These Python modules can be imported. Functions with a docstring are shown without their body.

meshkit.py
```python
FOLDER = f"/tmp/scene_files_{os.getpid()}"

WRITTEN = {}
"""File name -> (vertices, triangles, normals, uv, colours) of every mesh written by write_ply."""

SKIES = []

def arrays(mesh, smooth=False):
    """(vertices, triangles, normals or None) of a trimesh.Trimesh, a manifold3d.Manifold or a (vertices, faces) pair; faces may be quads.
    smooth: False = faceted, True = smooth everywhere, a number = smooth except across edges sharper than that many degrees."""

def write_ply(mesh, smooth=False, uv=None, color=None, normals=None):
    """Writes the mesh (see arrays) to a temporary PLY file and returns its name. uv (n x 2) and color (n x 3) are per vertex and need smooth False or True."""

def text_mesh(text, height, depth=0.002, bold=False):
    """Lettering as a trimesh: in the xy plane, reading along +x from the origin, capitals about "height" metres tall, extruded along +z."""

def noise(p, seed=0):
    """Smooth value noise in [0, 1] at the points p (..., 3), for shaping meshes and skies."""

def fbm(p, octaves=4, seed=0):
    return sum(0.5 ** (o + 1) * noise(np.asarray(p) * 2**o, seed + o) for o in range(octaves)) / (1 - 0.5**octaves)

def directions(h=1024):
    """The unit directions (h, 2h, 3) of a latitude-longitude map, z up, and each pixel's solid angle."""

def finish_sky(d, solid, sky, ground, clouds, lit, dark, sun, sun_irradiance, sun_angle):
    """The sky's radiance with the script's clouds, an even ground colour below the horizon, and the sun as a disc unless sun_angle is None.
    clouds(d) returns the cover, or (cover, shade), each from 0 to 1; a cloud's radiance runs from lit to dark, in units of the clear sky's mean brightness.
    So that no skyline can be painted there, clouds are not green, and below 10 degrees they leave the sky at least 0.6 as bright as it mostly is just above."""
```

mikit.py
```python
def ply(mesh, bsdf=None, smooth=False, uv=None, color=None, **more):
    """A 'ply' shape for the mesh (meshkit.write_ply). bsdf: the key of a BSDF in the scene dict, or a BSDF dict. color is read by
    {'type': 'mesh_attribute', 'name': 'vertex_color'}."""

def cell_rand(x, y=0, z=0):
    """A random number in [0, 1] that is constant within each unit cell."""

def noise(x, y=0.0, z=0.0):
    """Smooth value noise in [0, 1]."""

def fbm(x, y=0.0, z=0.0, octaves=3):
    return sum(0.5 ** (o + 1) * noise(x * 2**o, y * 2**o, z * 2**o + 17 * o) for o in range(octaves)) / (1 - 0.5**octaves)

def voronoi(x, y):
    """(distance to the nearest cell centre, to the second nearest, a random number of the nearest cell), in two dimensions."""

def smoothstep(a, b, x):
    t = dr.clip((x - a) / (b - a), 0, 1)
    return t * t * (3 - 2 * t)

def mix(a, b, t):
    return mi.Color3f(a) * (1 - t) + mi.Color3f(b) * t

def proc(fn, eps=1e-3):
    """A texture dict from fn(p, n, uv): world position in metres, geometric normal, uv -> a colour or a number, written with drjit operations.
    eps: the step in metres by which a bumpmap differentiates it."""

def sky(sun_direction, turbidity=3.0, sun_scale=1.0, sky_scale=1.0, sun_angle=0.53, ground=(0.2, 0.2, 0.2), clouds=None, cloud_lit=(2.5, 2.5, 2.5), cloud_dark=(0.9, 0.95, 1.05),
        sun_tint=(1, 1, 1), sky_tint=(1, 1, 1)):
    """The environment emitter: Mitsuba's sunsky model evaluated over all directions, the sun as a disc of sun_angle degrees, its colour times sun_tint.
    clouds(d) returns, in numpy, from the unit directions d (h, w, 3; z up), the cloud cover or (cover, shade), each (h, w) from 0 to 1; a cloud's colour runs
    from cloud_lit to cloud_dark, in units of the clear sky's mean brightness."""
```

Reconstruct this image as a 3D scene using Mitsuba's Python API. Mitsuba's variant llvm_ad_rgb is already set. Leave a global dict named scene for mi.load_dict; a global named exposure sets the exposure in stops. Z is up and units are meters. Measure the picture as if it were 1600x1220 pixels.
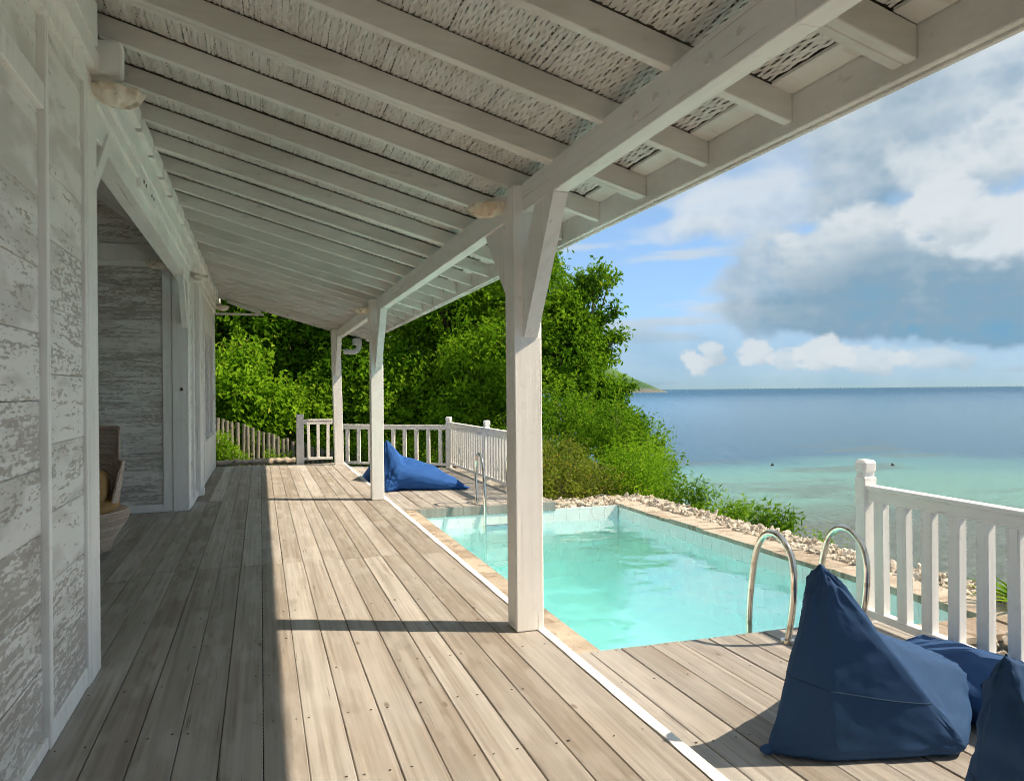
import math, random
import numpy as np, trimesh, manifold3d
import mitsuba as mi, drjit as dr
import mikit, meshkit
from mikit import proc, fbm, noise, cell_rand, smoothstep, mix, voronoi

rng = np.random.default_rng(7)
R_ = random.Random(11)
scene, labels = {}, {}
T = mi.ScalarTransform4f

# ------------------------------------------------------------------ camera, sky, exposure
YAW, ROLL = math.radians(17.86), math.radians(0.5)
fwd = np.array([math.sin(YAW), math.cos(YAW), 0.0])
rgt = np.array([math.cos(YAW), -math.sin(YAW), 0.0])
up = math.cos(ROLL) * np.array([0, 0, 1.0]) + math.sin(ROLL) * rgt
eye = np.array([0.0, 0.0, 1.5])
scene['camera'] = {'type': 'perspective', 'fov_axis': 'x', 'fov': math.degrees(2 * math.atan(800 / 1220.0)),
                   'near_clip': 0.05, 'far_clip': 60000.0,
                   'to_world': T().look_at(origin=eye.tolist(), target=(eye + fwd).tolist(), up=up.tolist())}
exposure = 2.2
SUN = (0.622, -0.243, 0.762)


PUFFS = [
    # A, E, ra, re, cover, shade, softness
    (51, 20, 10, 8, .80, .34, .9), (62, 17, 11, 8, .85, .2, .8), (34.5, 12.2, 5.0, 2.4, .78, .20, .9), (30, 10.8, 3.0, .9, .5, .18, .9),
    (41.8, 14.5, 3.4, 5.6, .84, .66, .7), (44.5, 19, 3.2, 4.0, .7, .55, .9), (48.0, 13.8, 3.2, 2.0, .80, .24, .7),
    (36.6, 6.6, 3.4, 2.8, .88, .80, .7), (40.3, 8.0, 3.4, 2.4, .90, .60, .45, None, .45), (44.0, 9.0, 3.4, 2.6, .90, .56, .45, None, .45),
    (50.8, 8.8, 4.6, 3.2, .95, .10, .38, None, .22), (47.4, 10.8, 2.0, 2.2, .92, .12, .4, None, .26), (57, 9.5, 5, 3.4, .9, .2, .4),
    (44.6, 5.6, 6.6, 2.3, .96, .92, .45, 3.3, .1, .35), (53.5, 5.0, 8.0, 2.5, .97, .98, .5, 2.7, .1, .35), (66, 5.5, 9, 3, .9, .8, .6),
    (30.8, 2.0, .8, .7, .9, .04, .35), (32.1, 2.7, .6, .8, .85, .06, .35), (35.0, 2.3, 1.2, .8, .85, .05, .35), (37.2, 1.9, 1.2, .6, .75, .12, .4),
    (39.6, 2.5, 1.5, 1.0, .88, .05, .35), (42.2, 2.1, 1.7, .7, .75, .12, .4), (46.0, 2.1, 2.2, .7, .6, .2, .5),
    (78, 14, 10, 7, .9, .2, .5), (100, 10, 12, 5, .8, .3, .5), (5, 9, 9, 4, .8, .25, .5), (-25, 14, 14, 6, .85, .3, .5),
    (150, 16, 16, 7, .8, .3, .5), (-100, 18, 18, 8, .85, .3, .5), (-150, 12, 14, 5, .8, .3, .5)]


def clouds(d):
    az = np.degrees(np.arctan2(d[..., 0], d[..., 1]))
    el = np.degrees(np.arcsin(np.clip(d[..., 2], -1, 1)))
    ss = lambda lo, hi, x: (lambda t: t * t * (3 - 2 * t))(np.clip((x - lo) / (hi - lo), 0, 1))
    q = np.stack([d[..., 0], d[..., 1], d[..., 2] * 1.25], -1)
    n1 = meshkit.fbm(q * 6 + 3.1, 4, 1) - 0.5
    n2 = meshkit.fbm(q * 6 + 9.7, 4, 5) - 0.5

    def billow(f, o, seed):
        v, w = 0, 0
        for k in range(o):
            v = v + .55 ** k * (1 - 2 * np.abs(meshkit.noise(q * f * 2.1 ** k + 7.7 * k, seed + k) - .5))
            w += .55 ** k
        return v / w - .62
    b1 = billow(15, 5, 40)                              # cauliflower heads
    b2 = billow(38, 4, 60)
    a, e = az + n1 * 5, el + n2 * 3.4
    st = np.stack([d[..., 0] * 2.6, d[..., 1] * 2.6, d[..., 2] * 30], -1)
    streak = meshkit.fbm(st + 2.0, 5, 21)
    fine = meshkit.fbm(np.stack([d[..., 0] * 14, d[..., 1] * 14, d[..., 2] * 60], -1), 4, 23) - .5
    veil = meshkit.fbm(q * 3.2 + 4.4, 6, 31)
    cover = .16 + .60 * ss(10.5, 15, el + n1 * 7) * ss(.22, .55, veil + .12 + b1 * .2)
    cover = np.maximum(cover, .80 * ss(.50, .66, streak + fine * .26) * ss(20, 9, el))
    cover = np.maximum(cover, .58 * ss(6.0, 3.2, el + n1 * 3 + fine * 2.5))
    shade = .26 + .9 * (veil - .45) + .30 * ss(6.5, 2.0, el) - .35 * b1
    shade = np.clip(shade, 0, 1)

    def puff(A, E, ra, re, c, s, soft=.3, flat=None, grad=.22, det=.75):
        nonlocal cover, shade
        x, y = (a - A) / ra, (e - E) / re
        k = ss(3.2, 1.4, ra)
        r = np.sqrt(x * x + y * y) - b1 * (1.05 - .25 * k) - b2 * (.35 + 1.0 * k)
        m = c * ss(1 + soft * .5, 1 - soft * .5, r)
        if flat is not None:
            m = m * ss(flat - .45, flat + .45, el + b2 * .8 + n2 * 1.5)
        s2 = np.clip(s - grad * y - det * b1 - .22 * b2 + .10 * x, 0, 1)
        shade = shade * (1 - m) + s2 * m
        cover = cover + (1 - cover) * m

    for p in PUFFS:
        puff(*p)
    return np.clip(cover, 0, 1), np.clip(shade, 0, 1)


scene['sky'] = mikit.sky(SUN, turbidity=3.0, sun_scale=1.0, ground=(0.20, 0.30, 0.36), clouds=clouds,
                         cloud_lit=(1.78, 1.92, 2.0), cloud_dark=(0.32, 0.72, 1.06), sun_tint=(1.0, 0.99, 0.98), sky_tint=(.78, .89, .95))

# ------------------------------------------------------------------ materials


def two(b):
    return {'type': 'twosided', 'bsdf': b}


def prin(color, rough=0.6, spec=0.4, **k):
    c = color if isinstance(color, dict) else {'type': 'rgb', 'value': list(color)}
    return {'type': 'principled', 'base_color': c, 'roughness': rough, 'specular': spec, **k}


def along(p, n):
    return dr.select(dr.abs(n.x) > 0.6, p.y, p.x)


def timber(p, uv, f, l):
    """coordinates stretched along the timber: uv.y = 0 upright, 1 along y"""
    k = smoothstep(.4, .6, uv.y)
    return (p.x + p.y * (1 - k)) * f, dr.lerp(p.z * l, p.y * l, k), dr.lerp(p.y * f * .5, p.z * f, k)


def white_fn(p, n, uv):
    grain = fbm(*timber(p, uv, 60., 2.2), 3)
    crack = smoothstep(.735, .79, fbm(*timber(p, uv, 75., 1.3), 3))
    brush = fbm(*timber(p, uv, 24., .9), 3)
    dirt = fbm(p.x * 2.3 + 3, p.y * 2.3, p.z * 1.7, 4)
    spots = smoothstep(.70, .80, fbm(p.x * 13, p.y * 13, p.z * 13, 3))
    c = mix((.86, .86, .845), (.78, .775, .75), smoothstep(.42, .75, dirt * .6 + brush * .4))
    c = c * (.93 + .10 * grain)
    c = mix(c, (.36, .32, .27), crack * .45)
    return mix(c, (.45, .40, .33), spots * .16)


def white_bump(p, n, uv):
    return fbm(*timber(p, uv, 60., 2.2), 3) - .8 * smoothstep(.735, .79, fbm(*timber(p, uv, 75., 1.3), 3))


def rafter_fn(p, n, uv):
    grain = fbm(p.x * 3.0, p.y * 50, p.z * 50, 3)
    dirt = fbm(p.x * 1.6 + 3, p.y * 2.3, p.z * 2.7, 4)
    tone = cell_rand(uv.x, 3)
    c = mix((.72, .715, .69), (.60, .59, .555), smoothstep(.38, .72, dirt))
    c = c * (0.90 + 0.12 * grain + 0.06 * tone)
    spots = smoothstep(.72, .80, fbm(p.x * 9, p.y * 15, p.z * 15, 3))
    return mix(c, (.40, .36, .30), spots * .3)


def plank_wall_fn(p, n, uv):
    h = along(p, n)
    idr = cell_rand(uv.x, 1)
    o = idr * 30
    st = fbm(h * 4.2 + o, p.z * 52, o, 5)
    pt = fbm(h * 1.3 + o, p.z * 4.0, 3, 3)
    fine = fbm(h * 26 + o, p.z * 110, 1, 4)
    w = st * .46 + pt * .22 + fine * .46 + (uv.y - .5) * .62 + (idr - .5) * .04
    worn = smoothstep(.52, .62, w)
    wood = mix((.20, .175, .15), (.40, .36, .315), fbm(h * 5 + o, p.z * 90, 2, 3))
    wood = mix(wood, (.30, .24, .20), smoothstep(.5, .7, fbm(h * 1.1, p.z * 2.2, 9, 2)) * .5)
    pc = mix((.76, .755, .73), (.60, .59, .56), smoothstep(.40, .70, fbm(h * 3 + o, p.z * 9, 5, 3)))
    return mix(pc, wood, worn * .68)


def plank_wall_bump(p, n, uv):
    h = along(p, n)
    o = cell_rand(uv.x, 1) * 30
    w = fbm(h * 4.2 + o, p.z * 52, o, 5) * .46 + fbm(h * 1.3 + o, p.z * 4.0, 3, 3) * .22 + fbm(h * 26 + o, p.z * 110, 1, 4) * .46 + (uv.y - .5) * .62
    return -smoothstep(.525, .60, w) * 1.0 + fbm(h * 4, p.z * 90, 4, 2) * .5


def deck_fn(p, n, uv):
    o = cell_rand(uv.x, 5) * 40
    t1, t2 = cell_rand(uv.x, 6), cell_rand(uv.x, 7)
    g = fbm(p.x * 46 + o, p.y * 1.1 + o, 0, 4)
    g2 = fbm(p.x * 150 + o, p.y * 4 + o, 0, 2)
    bl = fbm(p.x * 4 + o, p.y * 2.2, 3, 4)
    lime = smoothstep(.50, .72, fbm(p.x * 13 + o, p.y * 3 + o, 8, 5) + .25 * (fbm(p.x * 1.3, p.y * .9, 3, 2) - .5))
    warm = mix((.215, .190, .162), (.272, .250, .222), t1)
    grey = mix((.255, .247, .235), (.32, .315, .303), t1)
    c = mix(warm, grey, dr.clip(uv.y * .55 + t2 * .60 - .12 + (bl - .5) * .9, 0, 1))
    c = c * (.84 + .36 * t2) * (.74 + .62 * g + .20 * g2)
    c = mix(c, (.20, .165, .13), smoothstep(.60, .80, fbm(p.x * 30 + o, p.y * .55 + o, 6, 4)) * .45)
    c = mix(c, (.46, .45, .43), lime * .30)
    stain = smoothstep(.66, .86, fbm(p.x * 5 + 31, p.y * 2.4, 2, 5))
    c = mix(c, (.17, .15, .13), stain * .30)
    k = voronoi(p.x * 3.0 + o, p.y * 1.1 + o)
    knot = smoothstep(.050, .018, k[0]) * smoothstep(.72, .74, k[2])
    crack = smoothstep(.80, .86, fbm(p.x * 70 + o, p.y * 1.7 + o, 4, 3))
    c = mix(c, (.10, .08, .065), crack * .6)
    return mix(c, (.15, .12, .095), knot * .75)


def deck_bump(p, n, uv):
    o = cell_rand(uv.x, 5) * 40
    return fbm(p.x * 60 + o, p.y * 1.6 + o, 0, 4) + .5 * fbm(p.x * 160 + o, p.y * 5, 0, 2)


def weave_fn(p, n, uv):
    t = cell_rand(uv.x, 2)
    br = smoothstep(.55, .78, fbm(p.x * 3 + 5, p.y * 3, 1, 4))
    c = mix((.74, .735, .71), (.62, .61, .575), t)
    c = mix(c, (.46, .40, .34), br * .40)
    return c * (.88 + .2 * noise(p.x * 90, p.y * 60, uv.x * 7))


def coping_fn(p, n, uv):
    t = cell_rand(uv.x, 2)
    v = fbm(p.x * 7 + t * 9, p.y * 7, p.z * 7, 5)
    c = mix((.27, .22, .17), (.44, .39, .32), smoothstep(.3, .7, v * .7 + t * .35))
    return mix(c, (.20, .14, .10), smoothstep(.62, .74, fbm(p.x * 14, p.y * 14, 5, 4)) * .6) * (.85 + .3 * noise(p.x * 160, p.y * 160))


def tile_fn(p, n, uv):
    t = cell_rand(uv.x, 2)
    return mix((.84, .88, .87), (.80, .85, .84), t) * (.94 + .1 * fbm(p.x * 8, p.y * 8, p.z * 8, 3))


def stone_fn(p, n, uv):
    t = cell_rand(uv.x, 2)
    c = mix((.70, .65, .56), (.42, .37, .30), t)
    v = fbm(p.x * 25, p.y * 25, p.z * 25, 4)
    return mix(c, (.30, .25, .20), smoothstep(.5, .75, v) * .6)


def bag_fn(p, n, uv):
    w = .88 + .08 * fbm(p.x * 5, p.y * 5, p.z * 5, 3) + .14 * noise(p.x * 260, p.y * 260, p.z * 260)
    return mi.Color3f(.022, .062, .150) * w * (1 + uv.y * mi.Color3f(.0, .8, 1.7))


def bag_bump(p, n, uv):
    return fbm(p.x * 9, p.y * 9, p.z * 9, 3) * 9 + noise(p.x * 350, p.y * 350, p.z * 350) * .6


def sea_fn(p, n, uv):
    s = dr.sqrt(dr.square(p.x * .62) + dr.square(p.y * .78))
    s = s * (1 + .45 * (fbm(p.x * .035, p.y * .035, 2, 4) - .5)) + (p.x * .05)
    sand = mix((.11, .135, .115), (.13, .27, .235), smoothstep(25, 33, s + 9 * (fbm(p.x * .16, p.y * .22, 1, 3) - .5)))
    c = mix(sand, (.10, .25, .25), smoothstep(33, 46, s))
    c = mix(c, (.045, .115, .185), smoothstep(37, 54, s + 12 * (fbm(p.x * .06, p.y * .09, 4, 3) - .5)))
    c = mix(c, (.022, .095, .185), smoothstep(70, 500, s))
    c = mix(c, (.050, .125, .19), smoothstep(1200, 6000, s))
    patch = smoothstep(.56, .72, fbm(p.x * .10, p.y * .16, 6, 4)) * smoothstep(75, 40, s)
    return mix(c, (.09, .12, .105), patch * .6)


def sea_bump(p, n, uv):
    far = 1 / (1 + dr.square(p.y / 130.))
    a = fbm(p.x * .9 + .35 * p.y, p.y * 1.9 - .25 * p.x, 0, 4)
    b = fbm(p.x * 3.4, p.y * 5.2, 3, 3)
    return (a * .20 + b * .10) * far


def sea_rough(p, n, uv):
    return .14 + .34 * smoothstep(20., 900., p.y)


def pool_bump(p, n, uv):
    return fbm(p.x * 2.6 + .6 * p.y, p.y * 3.4, 0, 3)


def bamboo_fn(p, n, uv):
    t = cell_rand(uv.x, 2)
    v = fbm(p.x * 60, p.y * 60, p.z * 3 + t * 20, 3)
    return mix((.40, .385, .36), (.24, .225, .20), smoothstep(.35, .7, v * .7 + t * .4))


def wicker_fn(p, n, uv):
    return mix((.58, .48, .40), (.42, .33, .26), cell_rand(uv.x, 2)) * (.8 + .35 * noise(p.x * 70, p.y * 70, p.z * 70))


def shell_fn(p, n, uv):
    v = fbm(p.x * 16, p.y * 16, p.z * 16, 4)
    w = mix((.70, .55, .40), (.80, .73, .60), smoothstep(.35, .6, v))
    g = mix((.62, .57, .49), (.80, .77, .70), smoothstep(.35, .6, v))
    c = mix(g, w, uv.y)
    return mix(c, (.24, .19, .13), smoothstep(.56, .74, fbm(p.x * 21 + 4, p.y * 21, p.z * 21, 4)) * .65)


def ground_fn(p, n, uv):
    v = fbm(p.x * .8, p.y * .8, p.z * .8, 4)
    return mix((.045, .055, .02), (.12, .10, .06), v) * (.7 + .6 * fbm(p.x * 9, p.y * 9, p.z * 9, 3))


def island_fn(p, n, uv):
    v = fbm(p.x * .012, p.y * .012, p.z * .03, 4)
    c = mix((.085, .155, .065), (.055, .11, .055), smoothstep(.35, .65, v))
    return mix(mi.Color3f(.14, .15, .14), c, smoothstep(-2., 4., p.z + 8 * (noise(p.x * .05, p.y * .05) - .5)))


def bark_fn(p, n, uv):
    return mix((.13, .10, .075), (.24, .20, .16), fbm(p.x * 20, p.y * 20, p.z * 5, 3))


def steel_fn(p, n, uv):
    return mix((.74, .70, .63), (.52, .44, .34), smoothstep(.52, .78, fbm(p.x * 22, p.y * 22, p.z * 22, 4)))


def cushion_fn(p, n, uv):
    return mi.Color3f(.30, .19, .085) * (.8 + .3 * noise(p.x * 120, p.y * 120, p.z * 120))


def leaf(c0, c1, c2):
    def fn(p, n, uv):
        v = fbm(p.x * .9, p.y * .9, p.z * .9, 2)
        c = mix(c0, c1, smoothstep(.1, .9, uv.x * .65 + (v - .3) * .7))
        return mix(c, c2, smoothstep(.90, 1.0, uv.y) * .8)
    return {'type': 'principledthin', 'base_color': proc(fn), 'roughness': .38, 'diff_trans': .95, 'spec_trans': 0.0, 'eta': 1.35}


def bumped(b, fn, scale, eps=1e-3):
    return {'type': 'bumpmap', 'arbitrary': proc(fn, eps), 'scale': scale, 'bsdf': b}


BS = {
    'white_paint': two(bumped(prin(proc(white_fn), .45, .4), white_bump, .0016)),
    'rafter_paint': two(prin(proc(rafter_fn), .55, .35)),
    'wall_plank': two(bumped(prin(proc(plank_wall_fn), .75, .25), plank_wall_bump, .0022)),
    'deck_wood': two(bumped(prin(proc(deck_fn), .72, .3), deck_bump, .0022)),
    'weave': two(prin(proc(weave_fn), .7, .25)),
    'dark_backing': two(prin((.055, .045, .035), .9, .1)),
    'reed_backing': two(prin((.15, .13, .11), .9, .1)),
    'sandstone': two(prin(proc(coping_fn), .8, .25)),
    'pool_tile': two(prin(proc(tile_fn), .22, .5)),
    'grout': two(prin((.74, .79, .77), .8, .2)),
    'coral_stone': two(prin(proc(stone_fn), .9, .15)),
    'navy_canvas': two(bumped(prin(proc(bag_fn), .8, .25, sheen=.12, sheen_tint=.8), bag_bump, .0012)),
    'sea_water': two(bumped(prin(proc(sea_fn), proc(sea_rough), .30), sea_bump, 1.0, .02)),
    'bamboo': two(prin(proc(bamboo_fn), .6, .3)),
    'wicker': two(prin(proc(wicker_fn), .6, .3)),
    'shell': two(prin(proc(shell_fn), .5, .4)),
    'soil': two(prin(proc(ground_fn), .95, .1)),
    'island_grass': two(prin(proc(island_fn), .95, .05)),
    'bark': two(prin(proc(bark_fn), .85, .2)),
    'steel': two(prin(proc(steel_fn), .13, .5, metallic=1.0)),
    'cushion_fabric': two(prin(proc(cushion_fn), .9, .15)),
    'dark_metal': two(prin((.05, .045, .04), .5, .4)),
    'window_glass': {'type': 'thindielectric', 'int_ior': 1.5},
    'grey_plastic': two(prin((.52, .53, .52), .4, .4)),
    'pool_surface': {'type': 'thindielectric', 'int_ior': 1.33},
    'leaf_deep': leaf((.055, .150, .012), (.220, .410, .022), (.34, .42, .04)),
    'leaf_mid': leaf((.060, .170, .010), (.240, .430, .022), (.42, .50, .05)),
    'leaf_lime': leaf((.110, .270, .012), (.320, .540, .030), (.52, .60, .07)),
    'leaf_rusty': leaf((.10, .15, .018), (.28, .34, .045), (.46, .20, .07)),
}
scene.update(BS)


# ------------------------------------------------------------------ helpers
def numbered(key):
    if key not in scene and key not in labels:
        return key
    i = 1
    while f'{key}_{i:03d}' in scene or f'{key}_{i:03d}' in labels:
        i += 1
    return f'{key}_{i:03d}'


def thing(name, label, cat, group=None, kind=None):
    key = numbered(name)
    labels[key] = {'label': label, 'category': cat}
    if group:
        labels[key]['group'] = group
    return key


def setting(name, label=None, kind='structure'):
    labels[name] = {'kind': kind}
    if label:
        labels[name]['label'] = label
    return name


IDS = [0]


def put(key, mesh, mat, smooth=False, uid=None, v=0.0, uv=None, **more):
    """one entry of the scene"""
    key = numbered(key) if key in scene else key
    if not isinstance(mesh, trimesh.Trimesh):
        a, b, _ = meshkit.arrays(mesh)
        mesh = trimesh.Trimesh(a, b, process=False)
    if uv is None and smooth in (False, True):
        IDS[0] += 1
        uv = np.tile([[(IDS[0] if uid is None else uid) + .5, v]], (len(mesh.vertices), 1))
    scene[key] = mikit.ply(mesh, mat, smooth=smooth, uv=uv if smooth in (False, True) else None, **more)
    return key


def part(parent, name, mesh, mat, label=None, kind=None, **k):
    key = put(f'{parent}__{name}', mesh, mat, **k)
    if label or kind:
        labels[key] = {}
        if label:
            labels[key]['label'] = label
        if kind:
            labels[key]['kind'] = kind
    return key


_sg = np.array([[x, y, z] for x in (-1, 1) for y in (-1, 1) for z in (-1, 1)], float)
_tpl = np.concatenate([_sg * np.where(np.arange(3) == k, 1.0, .8) for k in range(3)])
_hull = trimesh.Trimesh(_tpl, trimesh.convex.convex_hull(_tpl, repair=True).faces, process=False)
_h = trimesh.convex.convex_hull(_tpl)
_idx = np.array([np.argmin(np.linalg.norm(_tpl - p, axis=1)) for p in _h.vertices])
CF = _idx[_h.faces]


def cbox(x0, x1, y0, y1, z0, z1, c=.004):
    """a box with chamfered edges"""
    h = np.array([x1 - x0, y1 - y0, z1 - z0]) / 2
    c = min(c, .45 * h.min())
    v = np.concatenate([_sg * np.where(np.arange(3) == k, h, h - c) for k in range(3)])
    return trimesh.Trimesh(v + [(x0 + x1) / 2, (y0 + y1) / 2, (z0 + z1) / 2], CF, process=False)


def bar(a, b, w, h, c=.004, upv=(0, 0, 1)):
    """a chamfered bar from a to b: w across, h along upv"""
    a, b = np.asarray(a, float), np.asarray(b, float)
    y = b - a
    L = np.linalg.norm(y)
    y /= L
    x = np.cross(y, upv)
    x /= np.linalg.norm(x)
    z = np.cross(x, y)
    m = cbox(-w / 2, w / 2, 0, L, -h / 2, h / 2, c)
    m.vertices = m.vertices @ np.array([x, y, z]) + a
    return m


def cat(ms):
    return trimesh.util.concatenate(ms)


def tube(pts, r, n=10, caps=True):
    p = np.asarray(pts, float)
    r = np.broadcast_to(r, (len(p),))
    t = np.gradient(p, axis=0)
    t /= np.linalg.norm(t, axis=1, keepdims=True) + 1e-12
    a = np.zeros_like(p)
    ref = np.array([0, 0, 1.0]) if abs(t[0][2]) < .9 else np.array([1.0, 0, 0])
    a[0] = np.cross(t[0], ref)
    a[0] /= np.linalg.norm(a[0])
    for i in range(1, len(p)):
        q = a[i - 1] - t[i] * (a[i - 1] @ t[i])
        a[i] = q / (np.linalg.norm(q) + 1e-12)
    b = np.cross(t, a)
    ang = np.arange(n) * 2 * np.pi / n
    v = p[:, None] + r[:, None, None] * (np.cos(ang)[None, :, None] * a[:, None] + np.sin(ang)[None, :, None] * b[:, None])
    i, j = np.meshgrid(np.arange(len(p) - 1), np.arange(n), indexing='ij')
    q = np.stack([i * n + j, i * n + (j + 1) % n, (i + 1) * n + (j + 1) % n, (i + 1) * n + j], -1).reshape(-1, 4)
    f = np.vstack([q[:, [0, 1, 2]], q[:, [0, 2, 3]]])
    v = v.reshape(-1, 3)
    if caps:
        v = np.vstack([v, p[:1], p[-1:]])
        k, j = len(v), np.arange(n)
        f = np.vstack([f, np.stack([(j + 1) % n, j, 0 * j + k - 2], 1), np.stack([j + (len(p) - 1) * n, (j + 1) % n + (len(p) - 1) * n, 0 * j + k - 1], 1)])
    return trimesh.Trimesh(v, f, process=False)


def spline(pts, n=40):
    from scipy.interpolate import CubicSpline
    p = np.asarray(pts, float)
    s = np.r_[0, np.cumsum(np.linalg.norm(np.diff(p, axis=0), axis=1))]
    return CubicSpline(s, p)(np.linspace(0, s[-1], n))


def grid_mesh(xs, ys, zf):
    X, Y = np.meshgrid(xs, ys, indexing='ij')
    Z = zf(X, Y)
    v = np.stack([X, Y, Z], -1).reshape(-1, 3)
    n = len(ys)
    i, j = np.meshgrid(np.arange(len(xs) - 1), np.arange(n - 1), indexing='ij')
    q = np.stack([i * n + j, (i + 1) * n + j, (i + 1) * n + j + 1, i * n + j + 1], -1).reshape(-1, 4)
    return trimesh.Trimesh(v, np.vstack([q[:, [0, 1, 2]], q[:, [0, 2, 3]]]), process=False)


# ------------------------------------------------------------------ the setting: ground, sea, far island
SEA = -4.0
ss = lambda lo, hi, x: (lambda t: t * t * (3 - 2 * t))(np.clip((x - lo) / (hi - lo), 0, 1))


def shore(Y):
    return 6.15 + 2.2 * ss(11, 17, Y) + .8 * ss(18, 24, Y) - 40 * ss(29, 62, Y)


def ground_z(X, Y):
    P = np.stack([X, Y, 0 * X], -1)
    z = -.40 + .10 * (meshkit.fbm(P * .9, 3, 2) - .5)
    z = z + 10.0 * ss(23, 40, Y + .5 * np.maximum(-X, 0)) * ss(-.5, 5, shore(Y) - X) + 3.0 * ss(-6, -25, X)
    drop = ss(-.1, 4.2, X - shore(Y))
    z = z * (1 - drop) - 5.6 * drop
    inpool = (X > 1.85) & (X < 5.2) & (Y > 4.3) & (Y < 10.75)
    return np.where(inpool, -2.2, z)


setting('ground', 'dark soil under the deck, sloping down to the sea and rising inland')
put('ground', grid_mesh(np.r_[np.linspace(-60, -8, 27), np.linspace(-7.5, 18, 170), np.linspace(20, 40, 10)], np.r_[np.linspace(-30, -2, 15), np.linspace(-1.5, 34, 230), np.linspace(36, 90, 28)], ground_z), 'soil', smooth=True)
setting('sea', 'calm blue sea with pale turquoise shallows near the shore')
gx = np.r_[-14000, -6000, -2500, -1000, -400, -150, -50, 0, 50, 150, 400, 1000, 2500, 6000, 14000].astype(float)
put('sea', grid_mesh(gx, gx, lambda X, Y: 0 * X + SEA), 'sea_water')


def island_z(X, Y):
    u, w = X, Y
    P = np.stack([X * .006, Y * .006, 0 * X], -1)
    ridge = 62 * ss(250, 60, u) * ss(-700, -300, u) + 10 * ss(262, 190, u)
    h = ridge * ss(130, 30, np.abs(w)) * (.75 + .5 * meshkit.fbm(P * 2, 4, 3))
    return h - 2.5


setting('island', 'green headland far across the sea')
isl = grid_mesh(np.linspace(-700, 300, 120), np.linspace(-140, 140, 40), island_z)
ca, sa = math.cos(-.52), math.sin(-.52)
isl.vertices = isl.vertices @ np.array([[ca, sa, 0], [-sa, ca, 0], [0, 0, 1]]) + [478, 1345, SEA - 1.]
put('island', isl, 'island_grass', smooth=True)

# ------------------------------------------------------------------ decks
setting('veranda_deck', 'weathered grey brown board floor of the veranda')
STRIP0, STRIP1 = 1.640, 1.700
edges = [-.868 + .1735 * i for i in range(15)]
edges[-1] = STRIP0
nails = []


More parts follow.
